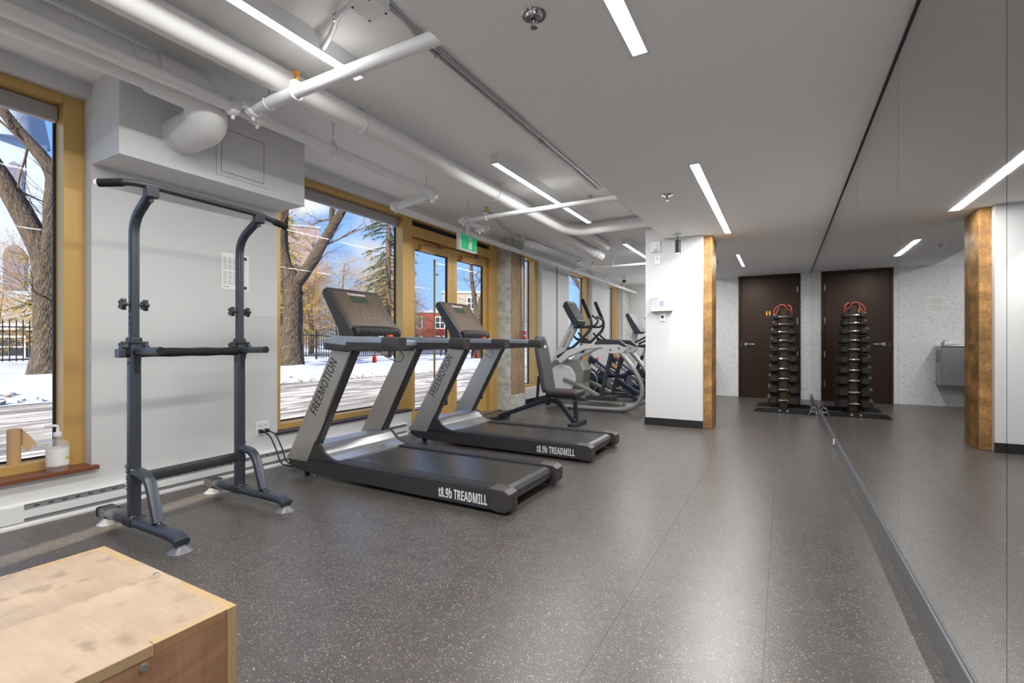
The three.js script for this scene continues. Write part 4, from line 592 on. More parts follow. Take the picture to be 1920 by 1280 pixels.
// ---------- weight bench ----------
{
  const t = thing('weight_bench', 'adjustable weight bench with grey upright backrest and dark seat', 'bench', [0, 0, -5.5]);
  const pad = (m, b) => { const g = new RoundedBoxGeometry(...b, 4, 0.035); g.applyMatrix4(m); return g; };
  part(t, 'backrest', [(() => { const s = new THREE.Shape(); s.moveTo(-0.10, -0.35); s.lineTo(0.10, -0.35); s.quadraticCurveTo(0.135, -0.35, 0.14, -0.28); s.lineTo(0.145, 0.05); s.quadraticCurveTo(0.14, 0.35, 0.06, 0.36); s.lineTo(-0.06, 0.36); s.quadraticCurveTo(-0.14, 0.35, -0.145, 0.05); s.lineTo(-0.14, -0.28); s.quadraticCurveTo(-0.135, -0.35, -0.10, -0.35); const g = new THREE.ExtrudeGeometry(s, { depth: 0.03, bevelEnabled: true, bevelThickness: 0.026, bevelSize: 0.026, bevelOffset: -0.026, bevelSegments: 4, curveSegments: 8 }); g.translate(0, 0, -0.015); g.rotateY(Math.PI / 2); g.applyMatrix4(new THREE.Matrix4().makeTranslation(-2.615, 0.745, 0).multiply(new THREE.Matrix4().makeRotationZ(0.19))); return toCreasedNormals(prep(g), 0.7); })()], M.vinyl);
  const bl = part(t, 'brand_patch', [(() => { const g = new THREE.BoxGeometry(0.003, 0.11, 0.2); g.applyMatrix4(new THREE.Matrix4().makeTranslation(-2.6245, 0.955, 0).multiply(new THREE.Matrix4().makeRotationZ(0.19))); return g; })()], M.vinyl);
  part(t, 'seat', [pad(new THREE.Matrix4().makeTranslation(-2.32, 0.405, 0), [0.40, 0.075, 0.30])], M.vinylBrown);
  part(t, 'seat_plate', [rbox(-2.48, -2.16, 0.345, 0.37, -0.1, 0.1, 0.006)], M.benchFrame);
  part(t, 'main_beam', [sweep(fillet(P3([[-3.28, 0.045, 0.0], [-2.66, 0.275, 0.0], [-2.52, 0.31, 0.0], [-2.40, 0.27, 0.0], [-2.21, 0.05, 0.0]]), 0.1, 8), rrect(0.05, 0.055, 0.008), V(0, 1, 0))], M.benchFrame);
  part(t, 'seat_post', [bar([[-2.2, 0.36, 0], [-2.185, 0.03, 0]], 0.045, 0.05, 0, V(0, 0, 1), 0.006)], M.benchFrame);
  part(t, 'foot_bar', [bar([[-2.185, 0.028, -0.24], [-2.185, 0.028, 0.18]], 0.06, 0.05, 0, V(0, 1, 0), 0.008)], M.benchFrame); part(t, 'foot_bar', [bar([[-3.27, 0.03, -0.24], [-3.27, 0.03, 0.2]], 0.055, 0.05, 0, V(0, 1, 0), 0.008)], M.benchFrame);
  part(t, 'hinge_bracket', [bar([[-2.58, 0.30, 0], [-2.545, 0.42, 0]], 0.06, 0.04, 0, V(0, 0, 1), 0.006), bar([[-2.72, 0.25, 0], [-2.69, 0.6, 0]], 0.03, 0.03, 0, V(0, 0, 1), 0.004)], M.benchFrame);
  parts(t, 'bolt', [[-2.58, 0.285], [-2.2, 0.31], [-2.19, 0.09]].map(([x, y]) => disc(0.012, 0.07, [x, y, 0], 'z', 10)), M.chrome);
  parts(t, 'rubber_end', [rbox(-3.3, -3.24, 0, 0.052, 0.17, 0.21, 0.006), rbox(-2.22, -2.15, 0, 0.052, 0.16, 0.2, 0.006), rbox(-2.22, -2.15, 0, 0.052, -0.26, -0.22, 0.006)], M.rubber);
  const mark = ext([[0, 0], [0.02, 0.012], [0.02, 0.045], [0, 0.04]], 0, 0.002); const lm = [mark, move(text('LZX', 0.03, font, 0.9, 0.002), 0.026, 0.006, 0)].map((g) => { prep(g); g.rotateY(Math.PI / 2); g.applyMatrix4(new THREE.Matrix4().makeTranslation(-2.588, 0.95, 0.08).multiply(new THREE.Matrix4().makeRotationZ(0.19))); return g; });
  part(bl, 'mark', [lm[0]], M.orange); part(bl, 'lettering', [lm[1]], M.printWhite);
}

// ---------- elliptical trainer ----------
{
  const t = thing('elliptical_trainer', 'white and grey elliptical trainer with curved silver tubes behind the bench', 'elliptical', [0, 0, -7.2]);
  const zs = [0.29, -0.29];
  for (const z of zs) {
    part(t, 'hoop_tube', [sweep(fillet(P3([[-2.95, 0.045, z], [-2.02, 0.045, z], [-1.80, 0.12, z], [-1.72, 0.36, z], [-1.84, 0.62, z], [-2.10, 0.93, z]]), 0.2, 8), circ(0.034, 16))], M.elTube);
    part(t, 'foot_pivot', [disc(0.02, 0.085, [-2.0, 0.05, z], 'z', 14)], M.grey);
    part(t, 'side_plate', [ext([[-2.36, 1.0], [-1.98, 1.0], [-1.95, 0.93], [-2.02, 0.87], [-2.2, 0.86], [-2.32, 0.93]], z - 0.03, z + 0.035, 0.008)], M.elWhite);
    part(t, 'tail_cowl', [ext([[-2.45, 1.0], [-2.40, 1.06], [-2.25, 1.075], [-2.06, 1.06], [-1.95, 0.97], [-1.99, 0.96], [-2.08, 1.0]], z - 0.04, z + 0.05, 0.012)], M.elDark);
    part(t, 'drop_link', [bar([[-2.20, 0.92, z - 0.05], [-2.28, 0.6, z - 0.05], [-2.38, 0.16, z - 0.05]], 0.05, 0.085, 0.2, V(0, 0, 1), 0.02)], M.elDark);
    part(t, 'pedal_arm', [bar([[-2.98, 0.46, z - 0.06], [-2.62, 0.33, z - 0.06], [-2.36, 0.2, z - 0.06]], 0.045, 0.05, 0.1)], M.elGrey);
    part(t, 'foot_pedal', [ext([[-2.62, 0.19], [-2.58, 0.165], [-2.18, 0.165], [-2.12, 0.21], [-2.12, 0.25], [-2.2, 0.235], [-2.58, 0.225]], z - 0.16, z - 0.02, 0.012)], M.elDark);
    parts(t, 'plate_bolt', [[-2.20, 0.92], [-2.07, 0.94]].map(([x, y]) => disc(0.018, 0.012, [x, y, z + 0.04], 'z', 12)), M.steel);
    const arm = part(t, 'swing_arm', [sweep(fillet(P3([[-3.08, 0.80, z * 0.9], [-2.83, 0.93, z * 0.9], [-2.52, 1.22, z * 0.95], [-2.50, 1.34, z], [-2.64, 1.66, z]]), 0.14, 8), circ(0.022, 14))], M.elDark);
    part(arm, 'arm_grip', [pipe([[-2.53, 1.40, z], [-2.65, 1.68, z]], 0.027, 0, 14)], M.foam); part(arm, 'arm_pivot', [disc(0.05, 0.07, [-2.86, 0.91, z * 0.9], 'z', 18)], M.elDark);
    part(t, 'white_beam', [ext([[-3.06, 0.76], [-2.9, 0.90], [-2.6, 1.0], [-2.36, 1.02], [-2.33, 0.95], [-2.6, 0.92], [-2.85, 0.81], [-3.0, 0.70]], z - 0.06, z + 0.03, 0.012)], M.elWhite);
  }
  part(t, 'drive_housing', [ext([[-3.30, 0.16], [-3.30, 0.64], [-3.18, 0.75], [-2.9, 0.76], [-2.72, 0.74], [-2.66, 0.6], [-2.70, 0.4], [-2.66, 0.16]], -0.17, 0.17, 0.03)], M.elGrey);
  for (const s of [1, -1]) part(t, 'housing_disc', [disc(0.225, 0.05, [-3.02, 0.46, s * 0.185], 'z', 40, 0.25)], M.elWhite);
  part(t, 'base_frame', [bar([[-3.3, 0.08, 0], [-2.1, 0.06, 0]], 0.16, 0.09, 0), bar([[-2.95, 0.045, -0.29], [-2.95, 0.045, 0.29]], 0.06, 0.05, 0), bar([[-2.04, 0.05, -0.27], [-2.04, 0.05, 0.27]], 0.05, 0.05, 0)], M.elGrey);
  const neck = part(t, 'neck_post', [bar([[-3.24, 0.66, 0], [-2.86, 1.36, 0]], 0.13, 0.10, 0, V(0, 0, 1), 0.02)], M.elWhite);
  const lt = text('MATRIX', 0.052, fontThin, 1.2); lt.rotateZ(Math.atan2(0.7, 0.38)); move(lt, -3.045, 0.94, 0.0503); part(neck, 'lettering', lt, M.ink);
  const con = part(t, 'console', [ext([[-3.0, 1.66], [-2.95, 1.68], [-2.76, 1.36], [-2.78, 1.30], [-2.86, 1.30], [-3.03, 1.60]], -0.17, 0.17, 0.012)], M.elDark);
  part(con, 'screen', [(() => { const g = new THREE.BoxGeometry(0.29, 0.004, 0.28); g.applyMatrix4(new THREE.Matrix4().makeTranslation(-2.848, 1.517, 0).multiply(new THREE.Matrix4().makeRotationZ(Math.atan2(-0.32, 0.19)))); return g; })()], M.darkGlass);
  part(t, 'fixed_handlebar', [sweep(fillet(P3([[-2.84, 1.29, 0.0], [-2.70, 1.27, 0.12], [-2.50, 1.27, 0.16], [-2.44, 1.36, 0.13], [-2.56, 1.44, 0.1]]), 0.06), circ(0.017, 12)), sweep(fillet(P3([[-2.84, 1.29, 0.0], [-2.70, 1.27, -0.12], [-2.50, 1.27, -0.16], [-2.44, 1.36, -0.13], [-2.56, 1.44, -0.1]]), 0.06), circ(0.017, 12))], M.elDark);
  part(t, 'console_tray', [rbox(-2.86, -2.66, 1.25, 1.28, -0.12, 0.12, 0.01)], M.navy);
  part(t, 'transport_wheel', [disc(0.045, 0.03, [-3.3, 0.06, 0.14], 'z', 18)], M.rubber);
}
// ---------- bikes and stepper at the far end ----------
function spinBike(label, pos, turn) {
  const t = thing('exercise_bike', label, 'exercise bike', pos, 'exercise bikes at the far end', turn);
  part(t, 'flywheel', [disc(0.23, 0.05, [-0.42, 0.30, 0], 'z', 36, 0.3)], M.elDark); part(t, 'flywheel_rim', [torus(0.215, 0.014, [-0.42, 0.30, 0.02], 'z', 36, 8)], M.steel);
  part(t, 'guard', [torus(0.25, 0.018, [-0.42, 0.31, 0], 'z', 36, 8)], M.navy);
  const fr = part(t, 'frame', [bar([[-0.62, 0.22, 0], [0.05, 0.42, 0], [0.52, 0.12, 0]], 0.06, 0.10, 0.1, V(0, 1, 0), 0.02), bar([[-0.36, 0.74, 0], [0.10, 0.40, 0]], 0.06, 0.11, 0, V(0, 1, 0), 0.02), bar([[-0.44, 0.30, 0.05], [-0.34, 0.78, 0]], 0.05, 0.05, 0, V(0, 0, 1)), bar([[0.1, 0.36, 0], [0.27, 0.78, 0]], 0.06, 0.06, 0, V(0, 0, 1))], M.navy);
  const lt = text('MATRIX', 0.05, font, 1.1); lt.rotateZ(Math.atan2(-0.34, 0.46)); move(lt, -0.26, 0.625, 0.032); part(fr, 'lettering', lt, M.printWhite);
  part(t, 'stabiliser', [bar([[-0.62, 0.06, -0.26], [-0.62, 0.06, 0.26]], 0.07, 0.06, 0)], M.elDark); part(t, 'stabiliser', [bar([[0.55, 0.06, -0.26], [0.55, 0.06, 0.26]], 0.07, 0.06, 0)], M.elDark); part(t, 'spine', [bar([[-0.62, 0.07, 0], [0.55, 0.07, 0]], 0.08, 0.05, 0)], M.elDark);
  part(t, 'handlebar_post', [bar([[-0.35, 0.74, 0], [-0.42, 1.02, 0]], 0.045, 0.05, 0, V(0, 0, 1))], M.steel);
  part(t, 'handlebar', [pipe([[-0.42, 1.04, -0.22], [-0.42, 1.04, 0.22]], 0.018), pipe([[-0.42, 1.04, 0.2], [-0.58, 1.12, 0.2], [-0.66, 1.22, 0.18]], 0.018, 0.08), pipe([[-0.42, 1.04, -0.2], [-0.58, 1.12, -0.2], [-0.66, 1.22, -0.18]], 0.018, 0.08), pipe([[-0.42, 1.04, 0.08], [-0.62, 1.1, 0.07], [-0.62, 1.1, -0.07], [-0.42, 1.04, -0.08]], 0.018, 0.06)], M.foam);
  part(t, 'seat_post', [bar([[0.26, 0.74, 0], [0.31, 0.93, 0]], 0.04, 0.045, 0, V(0, 0, 1))], M.steel);
  part(t, 'saddle', [ext([[0.10, 0.965], [0.14, 0.945], [0.36, 0.93], [0.44, 0.96], [0.43, 1.0], [0.34, 1.0], [0.16, 0.985]], -0.075, 0.075, 0.025)], M.blackSoft);
  part(t, 'resistance_knob', [disc(0.024, 0.05, [-0.22, 0.72, 0], 'y', 14)], M.red);
  part(t, 'chainring', [disc(0.1, 0.03, [0.07, 0.30, 0.06], 'z', 28)], M.steel); parts(t, 'crank', [bar([[0.07, 0.30, 0.09], [0.2, 0.2, 0.09]], 0.025, 0.03, 0, V(0, 0, 1)), bar([[0.07, 0.30, -0.09], [-0.06, 0.40, -0.09]], 0.025, 0.03, 0, V(0, 0, 1))], M.steel); part(t, 'pedal', [rbox(0.16, 0.26, 0.185, 0.21, 0.1, 0.19, 0.008)], M.blackSoft); part(t, 'pedal', [rbox(-0.12, -0.02, 0.39, 0.415, -0.19, -0.1, 0.008)], M.blackSoft);
}
spinBike('navy spin bike with red resistance knob behind the elliptical trainer', [-2.75, 0, -8.5], 0);
spinBike('navy spin bike farther back, half hidden by the pillar', [-2.62, 0, -9.35], 0.05);
{
  const t = thing('stair_climber', 'tall cardio machine with console and long handles behind the elliptical', 'cardio machine', [-2.45, 0, -10.3]);
  part(t, 'base_shroud', [ext([[-0.5, 0.05], [-0.45, 0.4], [0.1, 0.55], [0.75, 0.75], [0.8, 0.05]], -0.32, 0.32, 0.03)], M.elDark);
  const lt = text('MATRIX', 0.06, font, 1.1); move(lt, 0.25, 0.15, 0.322); part(t, 'lettering', lt, M.printWhite);
  part(t, 'mast', [bar([[-0.42, 0.35, 0], [-0.3, 1.25, 0]], 0.12, 0.1, 0, V(0, 0, 1), 0.02)], M.elWhite);
  part(t, 'console', [ext([[-0.45, 1.62], [-0.38, 1.66], [-0.12, 1.26], [-0.2, 1.22], [-0.26, 1.22]], -0.25, 0.25, 0.012)], M.elDark);
  for (const z of [0.27, -0.27]) part(t, 'hand_rail', [sweep(fillet(P3([[-0.3, 1.0, z], [0.1, 1.2, z], [0.42, 1.24, z], [0.2, 1.3, z], [-0.02, 1.55, z]]), 0.08), circ(0.02, 12)), pipe([[0.4, 1.22, z], [0.55, 0.7, z]], 0.022)], M.elDark);
  part(t, 'grip', [pipe([[0.1, 1.2, 0.27], [0.42, 1.24, 0.27]], 0.028)], M.foam);
}
// ---------- dumbbell tower ----------
{
  const t = thing('dumbbell_tower', 'black vertical dumbbell tower on two long floor bars by the door', 'dumbbell rack', [0.015, 0, -8.35]);
  part(t, 'column', [rbox(-0.05, 0.05, 0.05, 1.56, -0.05, 0.05, 0.006)], M.rackBrown);
  part(t, 'column_flange', [rbox(-0.054, -0.048, 0.05, 1.56, -0.055, 0.07, 0.002), rbox(0.048, 0.054, 0.05, 1.56, -0.055, 0.07, 0.002)], M.black);
  part(t, 'top_cap', [rbox(-0.07, 0.07, 1.555, 1.575, -0.06, 0.075, 0.004)], M.black);
  for (const z of [0.3, -0.42]) part(t, 'floor_bar', [extX([[-0.035, 0], [-0.035, 0.06], [0.035, 0.06], [0.035, 0]].map(([a, b]) => [a - z, b]), -0.34, 0.34), ext([[-0.40, 0], [-0.34, 0.06], [-0.34, 0]], z - 0.035, z + 0.035), ext([[0.34, 0], [0.34, 0.06], [0.40, 0]], z - 0.035, z + 0.035)], M.black);
  part(t, 'base_link', [box(-0.06, 0.06, 0.0, 0.05, -0.42, 0.3)], M.black); parts(t, 'base_bolt', [disc(0.016, 0.01, [-0.05, 0.035, 0.338], 'z', 12), disc(0.016, 0.01, [0.05, 0.035, 0.338], 'z', 12)], M.steel);
  const ys = [1.408, 1.298, 1.184, 1.057, 0.929, 0.784, 0.637, 0.49, 0.325, 0.165], sz = [0.042, 0.048, 0.055, 0.058, 0.062, 0.067, 0.071, 0.075, 0.079, 0.083], ln = [0.07, 0.08, 0.1, 0.105, 0.11, 0.117, 0.124, 0.13, 0.137, 0.142];
  const rests = []; for (const y of ys) for (const x of [-0.051, 0.051]) rests.push(rbox(x - 0.006, x + 0.006, y - 0.035, y - 0.012, 0.05, 0.13, 0.002), rbox(x - 0.006, x + 0.006, y - 0.035, y - 0.012, -0.13, -0.05, 0.002)); parts(t, 'cradle', rests, M.black);
  const hexHead = (r, L, x) => { const s = x < 0 ? -1 : 1, pts = []; const g = new THREE.CylinderGeometry(r, r, L * 0.6, 6), c = new THREE.CylinderGeometry(r, r * 0.74, L * 0.25, 6), e = new THREE.CylinderGeometry(r * 0.74, r, L * 0.15, 6); c.translate(0, -L * 0.425, 0); e.translate(0, L * 0.375, 0); return [g, c, e].map((q) => { q.rotateY(Math.PI / 6 * 0); q.rotateZ(Math.PI / 2 * (s < 0 ? 1 : -1) * -1); q.rotateX(Math.PI / 6); q.translate(x + s * L / 2, 0, 0); return toCreasedNormals(prep(q), 0.3); }); };
  const size = ['smallest', 'second smallest', 'third smallest', 'fourth smallest', 'fifth smallest', 'fifth largest', 'fourth largest', 'third largest', 'second largest', 'largest'];
  for (const side of [1, -1]) ys.forEach((y, i) => {
    const d = thing('hex_dumbbell', size[i] + ' black hex dumbbell on the ' + (side > 0 ? 'open side of the dumbbell tower, chrome handle showing' : 'door side of the dumbbell tower'), 'dumbbell', [0.015, y, -8.35 + side * 0.11], 'hex dumbbells on the tower');
    part(d, 'handle', [sweep(P3([[-0.075, 0, 0], [-0.03, 0, 0], [0, 0, 0], [0.03, 0, 0], [0.075, 0, 0]]), circ(0.014, 14), V(0, 1, 0), (q) => 1 + 0.25 * Math.sin(q * Math.PI))], M.chrome);
    part(d, 'head', hexHead(sz[i], ln[i], -0.06), M.hexBlack); part(d, 'head', hexHead(sz[i], ln[i], 0.06), M.hexBlack);
  });
  const b = thing('resistance_band', 'red rubber exercise tubing looped over the dumbbell tower top', 'exercise band', [0.015, 1.575, -8.35]);
  const loop = (pts) => sweep(new THREE.CatmullRomCurve3(P3(pts)).getPoints(40), circ(0.006, 8));
  part(b, 'tube', [loop([[-0.05, 0.01, 0.03], [-0.09, -0.015, 0.055], [-0.125, -0.075, 0.075], [-0.12, -0.13, 0.08], [-0.09, -0.10, 0.08], [-0.065, -0.04, 0.07], [-0.045, 0.008, 0.05]])], M.bandRed);
  part(b, 'tube', [loop([[-0.05, 0.012, 0.045], [0.0, 0.016, 0.06], [0.03, -0.02, 0.088], [0.07, -0.075, 0.09], [0.10, -0.07, 0.085], [0.098, -0.02, 0.06], [0.06, 0.012, 0.03]])], M.bandRed);
  part(b, 'tube_end', [loop([[0.05, 0.012, 0.03], [0.09, -0.02, 0.05], [0.11, -0.12, 0.07], [0.105, -0.2, 0.075]])], M.bandRed);
}
{ // chrome collars left by the mirror
  const t = thing('bar_collar', 'chrome spring bar collar lying on the tower floor bar by the mirror', 'collar', [0.385, 0.075, -8.02]);
  const c = []; for (let i = 0; i < 3; i++) c.push(torus(0.035, 0.007, [0, 0.0, -0.016 + i * 0.016], 'z', 24, 8)); part(t, 'spring', c, M.chrome);
  part(t, 'squeeze_arm', [pipe([[0.02, 0.03, 0.016], [0.01, 0.14, 0.03]], 0.006), pipe([[-0.03, -0.02, 0.016], [-0.06, -0.07, 0.05]], 0.006), pipe([[0.03, -0.02, 0.016], [0.045, -0.07, 0.06]], 0.006)], M.chrome);
}
// ---------- drinking fountain ----------
{
  const t = thing('drinking_fountain', 'stainless steel drinking fountain hung on the speckled wall', 'fountain', [-1.51, 0.35, ZB]);
  part(t, 'cabinet', [rbox(-0.235, 0.235, 0, 0.6, 0, 0.34, 0.012)], M.steel); part(t, 'basin_top', [rbox(-0.24, 0.24, 0.6, 0.64, 0, 0.36, 0.014)], M.chrome); part(t, 'basin', [disc(0.13, 0.012, [-0.03, 0.642, 0.19], 'y', 28)], M.steel);
  part(t, 'bubbler', [pipe([[0.17, 0.63, 0.12], [0.17, 0.69, 0.12], [0.13, 0.7, 0.14]], 0.014, 0.03), disc(0.025, 0.03, [0.17, 0.655, 0.12])], M.chrome); part(t, 'push_bar', [rbox(-0.17, -0.07, 0.5, 0.53, 0.34, 0.352, 0.004)], M.printWhite);
  const lv = []; for (let i = 0; i < 9; i++) lv.push(rbox(0.234, 0.238, 0.36 + i * 0.022, 0.37 + i * 0.022, 0.06, 0.28, 0.0015)); parts(t, 'vent_louvre', lv, M.towerDark);
}
// ---------- on the window sill ----------
{
  const t = thing('sanitizer_bottle', 'clear pump bottle with printed label on the window sill', 'bottle', [-3.70, 0.262, -1.165]); t.scale.setScalar(1.12);
  part(t, 'bottle_body', [toCreasedNormals(lathe([[0, 0.001], [0.042, 0.001], [0.046, 0.008], [0.046, 0.13], [0.04, 0.15], [0.016, 0.165], [0.016, 0.18], [0, 0.18]], 28), 0.6)], M.plastic);
  part(t, 'label_sleeve', [toCreasedNormals(lathe([[0.0468, 0.03], [0.0468, 0.12]], 28), 0.6)], mat('#ffffff', 0.5, 0, { map: tex(128, 128, (x, y) => { const w = Math.hypot(x - 64, (y - 50) * 1.4) < 26; return w ? [0.9, 0.82, 0.3] : [0.93, 0.93, 0.9]; }) }));
  part(t, 'pump', [disc(0.018, 0.022, [0, 0.188, 0], 'y', 16), pipe([[0, 0.195, 0], [0, 0.235, 0], [0.0, 0.235, 0.05]], 0.007, 0.015)], M.printWhite);
  const r = thing('paper_roll', 'brown cardboard roll with loose paper flap on the window ledge', 'paper roll', [-3.85, 0.312, -1.02]);
  part(r, 'roll_core', [toCreasedNormals(lathe([[0.026, 0], [0.03, 0], [0.03, 0.2], [0.026, 0.2], [0.026, 0]], 24), 0.5)], mat('#c9a276', 0.8));
  part(r, 'paper_flap', [(() => { const pos = [], idx = [], n = 10; for (let i = 0; i <= n; i++) { const a = -2.2 + i / n * 2.2, f = Math.max(0, (i - n * 0.45) / (n * 0.55)), cx = Math.cos(a) * 0.0315 + f * 0.01, cz = Math.sin(a) * 0.0315 - f * 0.085; pos.push(cx, 0.198 - f * 0.09, cz, cx, 0.085 - 0.02 * Math.sin(i * 1.3) - f * 0.005, cz); if (i < n) { const k = i * 2; idx.push(k, k + 1, k + 2, k + 2, k + 1, k + 3); } } const g = new THREE.BufferGeometry(); g.setAttribute('position', new THREE.Float32BufferAttribute(pos, 3)); g.setIndex(idx); g.computeVertexNormals(); return g; })()], mat('#d8b68c', 0.85, 0, { side: THREE.DoubleSide }));
}
// ---------- the street outside ----------
const groundY = (x, z) => {                                // road level, then a bank of ploughed snow and the park behind
  if (x > -11.2) return -0.03;
  const n = fbm(x * 0.7 + 50, z * 0.7 + 90, 4, 201), f = fbm(x * 2.6, z * 2.6 + 40, 3, 205);
  const k = Math.min(1, (-11.2 - x) / 2.6), s = k * k * (3 - 2 * k);
  const tilt = Math.max(0, Math.min(1, (z + 22) / 20)) * 0.16;
  return -0.03 + s * (0.10 + tilt + 0.22 * n) + (k > 0 && k < 0.9 ? 0.16 * f * k : 0.02 * f);
};
{
  const nx = 90, nz = 150, xs = [], pos = [], uv = [], idx = [];
  for (let i = 0; i <= nx; i++) xs.push(i < 50 ? -11.2 - i * 0.18 : -20.02 - (i - 49) ** 1.7 * 0.19);
  for (let j = 0; j <= nz; j++) for (let i = 0; i <= nx; i++) { const z = 6 - (j / nz) ** 1.5 * 110; pos.push(xs[i], groundY(xs[i], z), z); uv.push(xs[i] / 6, z / 6); }
  for (let j = 0; j < nz; j++) for (let i = 0; i < nx; i++) { const a = j * (nx + 1) + i, b = a + nx + 1; idx.push(a, a + 1, b, b, a + 1, b + 1); }
  const g = new THREE.BufferGeometry(); g.setAttribute('position', new THREE.Float32BufferAttribute(pos, 3)); g.setAttribute('uv', new THREE.Float32BufferAttribute(uv, 2)); g.setIndex(idx); g.computeVertexNormals();
  M.snow.side = THREE.DoubleSide;
  solo('snow_ground', g, M.snow, 'snow covered park ground beyond the street', 'snow', null, 'structure');
  const r = new THREE.PlaneGeometry(7.2, 116, 1, 1); r.rotateX(-Math.PI / 2); r.translate(-7.8, -0.03, -52); uvm(r);
  const rg = prep(r); { const p = rg.attributes.position, u = rg.attributes.uv; for (let i = 0; i < p.count; i++) u.setXY(i, p.getX(i) / 5, p.getZ(i) / 5); }
  solo('road', rg, M.road, 'icy grey street with salt and snow streaks', 'road', null, 'structure');
  const pv = box(-4.35, -4.0, -0.12, -0.02, 6, -60); solo('pavement_strip', pv, M.concrete, 'narrow concrete strip along the building outside the windows', 'pavement', null, 'structure');
  // dirty ploughed lumps along the kerb
  const lump = new THREE.IcosahedronGeometry(1, 1), im = new THREE.InstancedMesh(lump, M.slush, 520), m = new THREE.Matrix4(), q = new THREE.Quaternion(), e = new THREE.Euler();
  for (let i = 0; i < 520; i++) { const z = -1 - rnd() * 40, x = -11.25 - rnd() * rnd() * 1.1, s = rr(0.02, 0.07); e.set(rnd() * 6, rnd() * 6, rnd() * 6); m.compose(V(x, groundY(x, z) + s * 0.2, z), q.setFromEuler(e), V(s * rr(0.8, 1.8), s * 0.7, s * rr(0.8, 1.8))); im.setMatrixAt(i, m); im.setColorAt(i, C(rnd() < 0.6 ? '#ffffff' : rnd() < 0.5 ? '#d0c8bf' : '#a09488')); }
  im.name = 'snow_lumps'; tag(im, 'dirty ploughed snow lumps along the far kerb', 'snow', null, 'stuff'); im.castShadow = true; scene.add(im);
}
{ // iron fence
  const f = thing('iron_fence', 'black iron picket fence at the park edge across the street', 'fence', [-20, 0, 0]);
  const pk = prep(new THREE.BoxGeometry(0.026, 1.2, 0.026)); pk.translate(0, 0.72, 0); const tip = prep(new THREE.ConeGeometry(0.022, 0.08, 4)); tip.translate(0, 1.36, 0); const picket = merge([pk, tip]);
  const post = merge([prep(new THREE.BoxGeometry(0.07, 1.45, 0.07)).translate(0, 0.72, 0), prep(new THREE.ConeGeometry(0.06, 0.08, 4)).translate(0, 1.48, 0)]);
  const gy = (z) => groundY(-20, z);
  for (let z = -3.6, i = 0; z > -34; z -= 0.146, i++) {
    if (i % 17 === 0) { const p = part(f, 'fence_post', post, M.iron); p.position.set(0, gy(z) - 0.02, z); const z2 = z - 0.146 * 17, y = (gy(z) + gy(z2)) / 2; for (const h of [0.2, 1.18]) part(f, 'fence_rail', [bar([[0, gy(z) + h, z], [0, gy(z2) + h, z2]], 0.03, 0.04, 0)], M.iron); continue; }
    const p = part(f, 'picket', picket, M.iron); p.position.set(0, gy(z), z);
  }
}
// --- trees ---
class Wood {                                               // tapered limbs gathered into one geometry
  constructor() { this.pos = []; this.nor = []; this.uv = []; this.idx = []; }
  limb(pts, radii, n) {
    const base = this.pos.length / 3; let side = null, run = 0;
    for (let i = 0; i < pts.length; i++) {
      const t = pts[Math.min(i + 1, pts.length - 1)].clone().sub(pts[Math.max(0, i - 1)]).normalize();
      let s = side ? side.clone().addScaledVector(t, -side.dot(t)) : new THREE.Vector3().crossVectors(t, Math.abs(t.y) > 0.9 ? V(1, 0, 0) : V(0, 1, 0)); s.normalize(); side = s; const u = new THREE.Vector3().crossVectors(t, s);
      if (i) run += pts[i].distanceTo(pts[i - 1]);
      for (let j = 0; j <= n; j++) { const a = j / n * 2 * Math.PI, c = Math.cos(a), d = Math.sin(a), nx = s.x * c + u.x * d, ny = s.y * c + u.y * d, nz = s.z * c + u.z * d, r = radii[i] * (n > 6 ? 1 + 0.1 * Math.sin(a * 3 + i) : 1); this.pos.push(pts[i].x + nx * r, pts[i].y + ny * r, pts[i].z + nz * r); this.nor.push(nx, ny, nz); this.uv.push(j / n * 2, run * 1.1); }
    }
    for (let i = 0; i < pts.length - 1; i++) for (let j = 0; j < n; j++) { const a = base + i * (n + 1) + j, b = a + n + 1; this.idx.push(a, a + 1, b, b, a + 1, b + 1); }
  }
  tri(a, b, c) { const k = this.pos.length / 3, n = b.clone().sub(a).cross(c.clone().sub(a)).normalize(); for (const p of [a, b, c]) { this.pos.push(p.x, p.y, p.z); this.nor.push(n.x, n.y, n.z); this.uv.push(0, 0); } this.idx.push(k, k + 1, k + 2); }
  geo() { const g = new THREE.BufferGeometry(); g.setAttribute('position', new THREE.Float32BufferAttribute(this.pos, 3)); g.setAttribute('normal', new THREE.Float32BufferAttribute(this.nor, 3)); g.setAttribute('uv', new THREE.Float32BufferAttribute(this.uv, 2)); g.setIndex(this.idx); return g; }
}
const jit = (k) => V(rr(-k, k), rr(-k, k), rr(-k, k));
function grow(w, p, dir, len, r, depth, spread, rise = 0.12) { // recursive bare branches
  const pts = [p.clone()], rad = [r], n = depth > 1 ? 4 : 3; let d = dir.clone();
  for (let i = 1; i <= n; i++) { d.add(jit(0.16)).add(V(0, rise * 0.3, 0)).normalize(); pts.push(pts[i - 1].clone().addScaledVector(d, len / n)); rad.push(r * (1 - 0.55 * i / n)); }
  w.limb(pts, rad, depth > 2 ? 6 : depth > 1 ? 4 : 3);
  if (depth <= 0) return;
  const kids = depth > 2 ? 4 : depth > 1 ? 4 : 5;
  for (let k = 0; k < kids; k++) { const at = k === 0 ? n : 1 + ((k * 7 + 3) % n), q = pts[at]; const nd = d.clone().add(jit(spread)).add(V(0, rise, 0)).normalize(); grow(w, q, nd, len * rr(0.5, 0.78), rad[at] * 0.62, depth - 1, spread, rise); }
}
const RIGHT = V(0.8724, 0, -0.4888);                       // a horizontal axis for laying out the two street trees
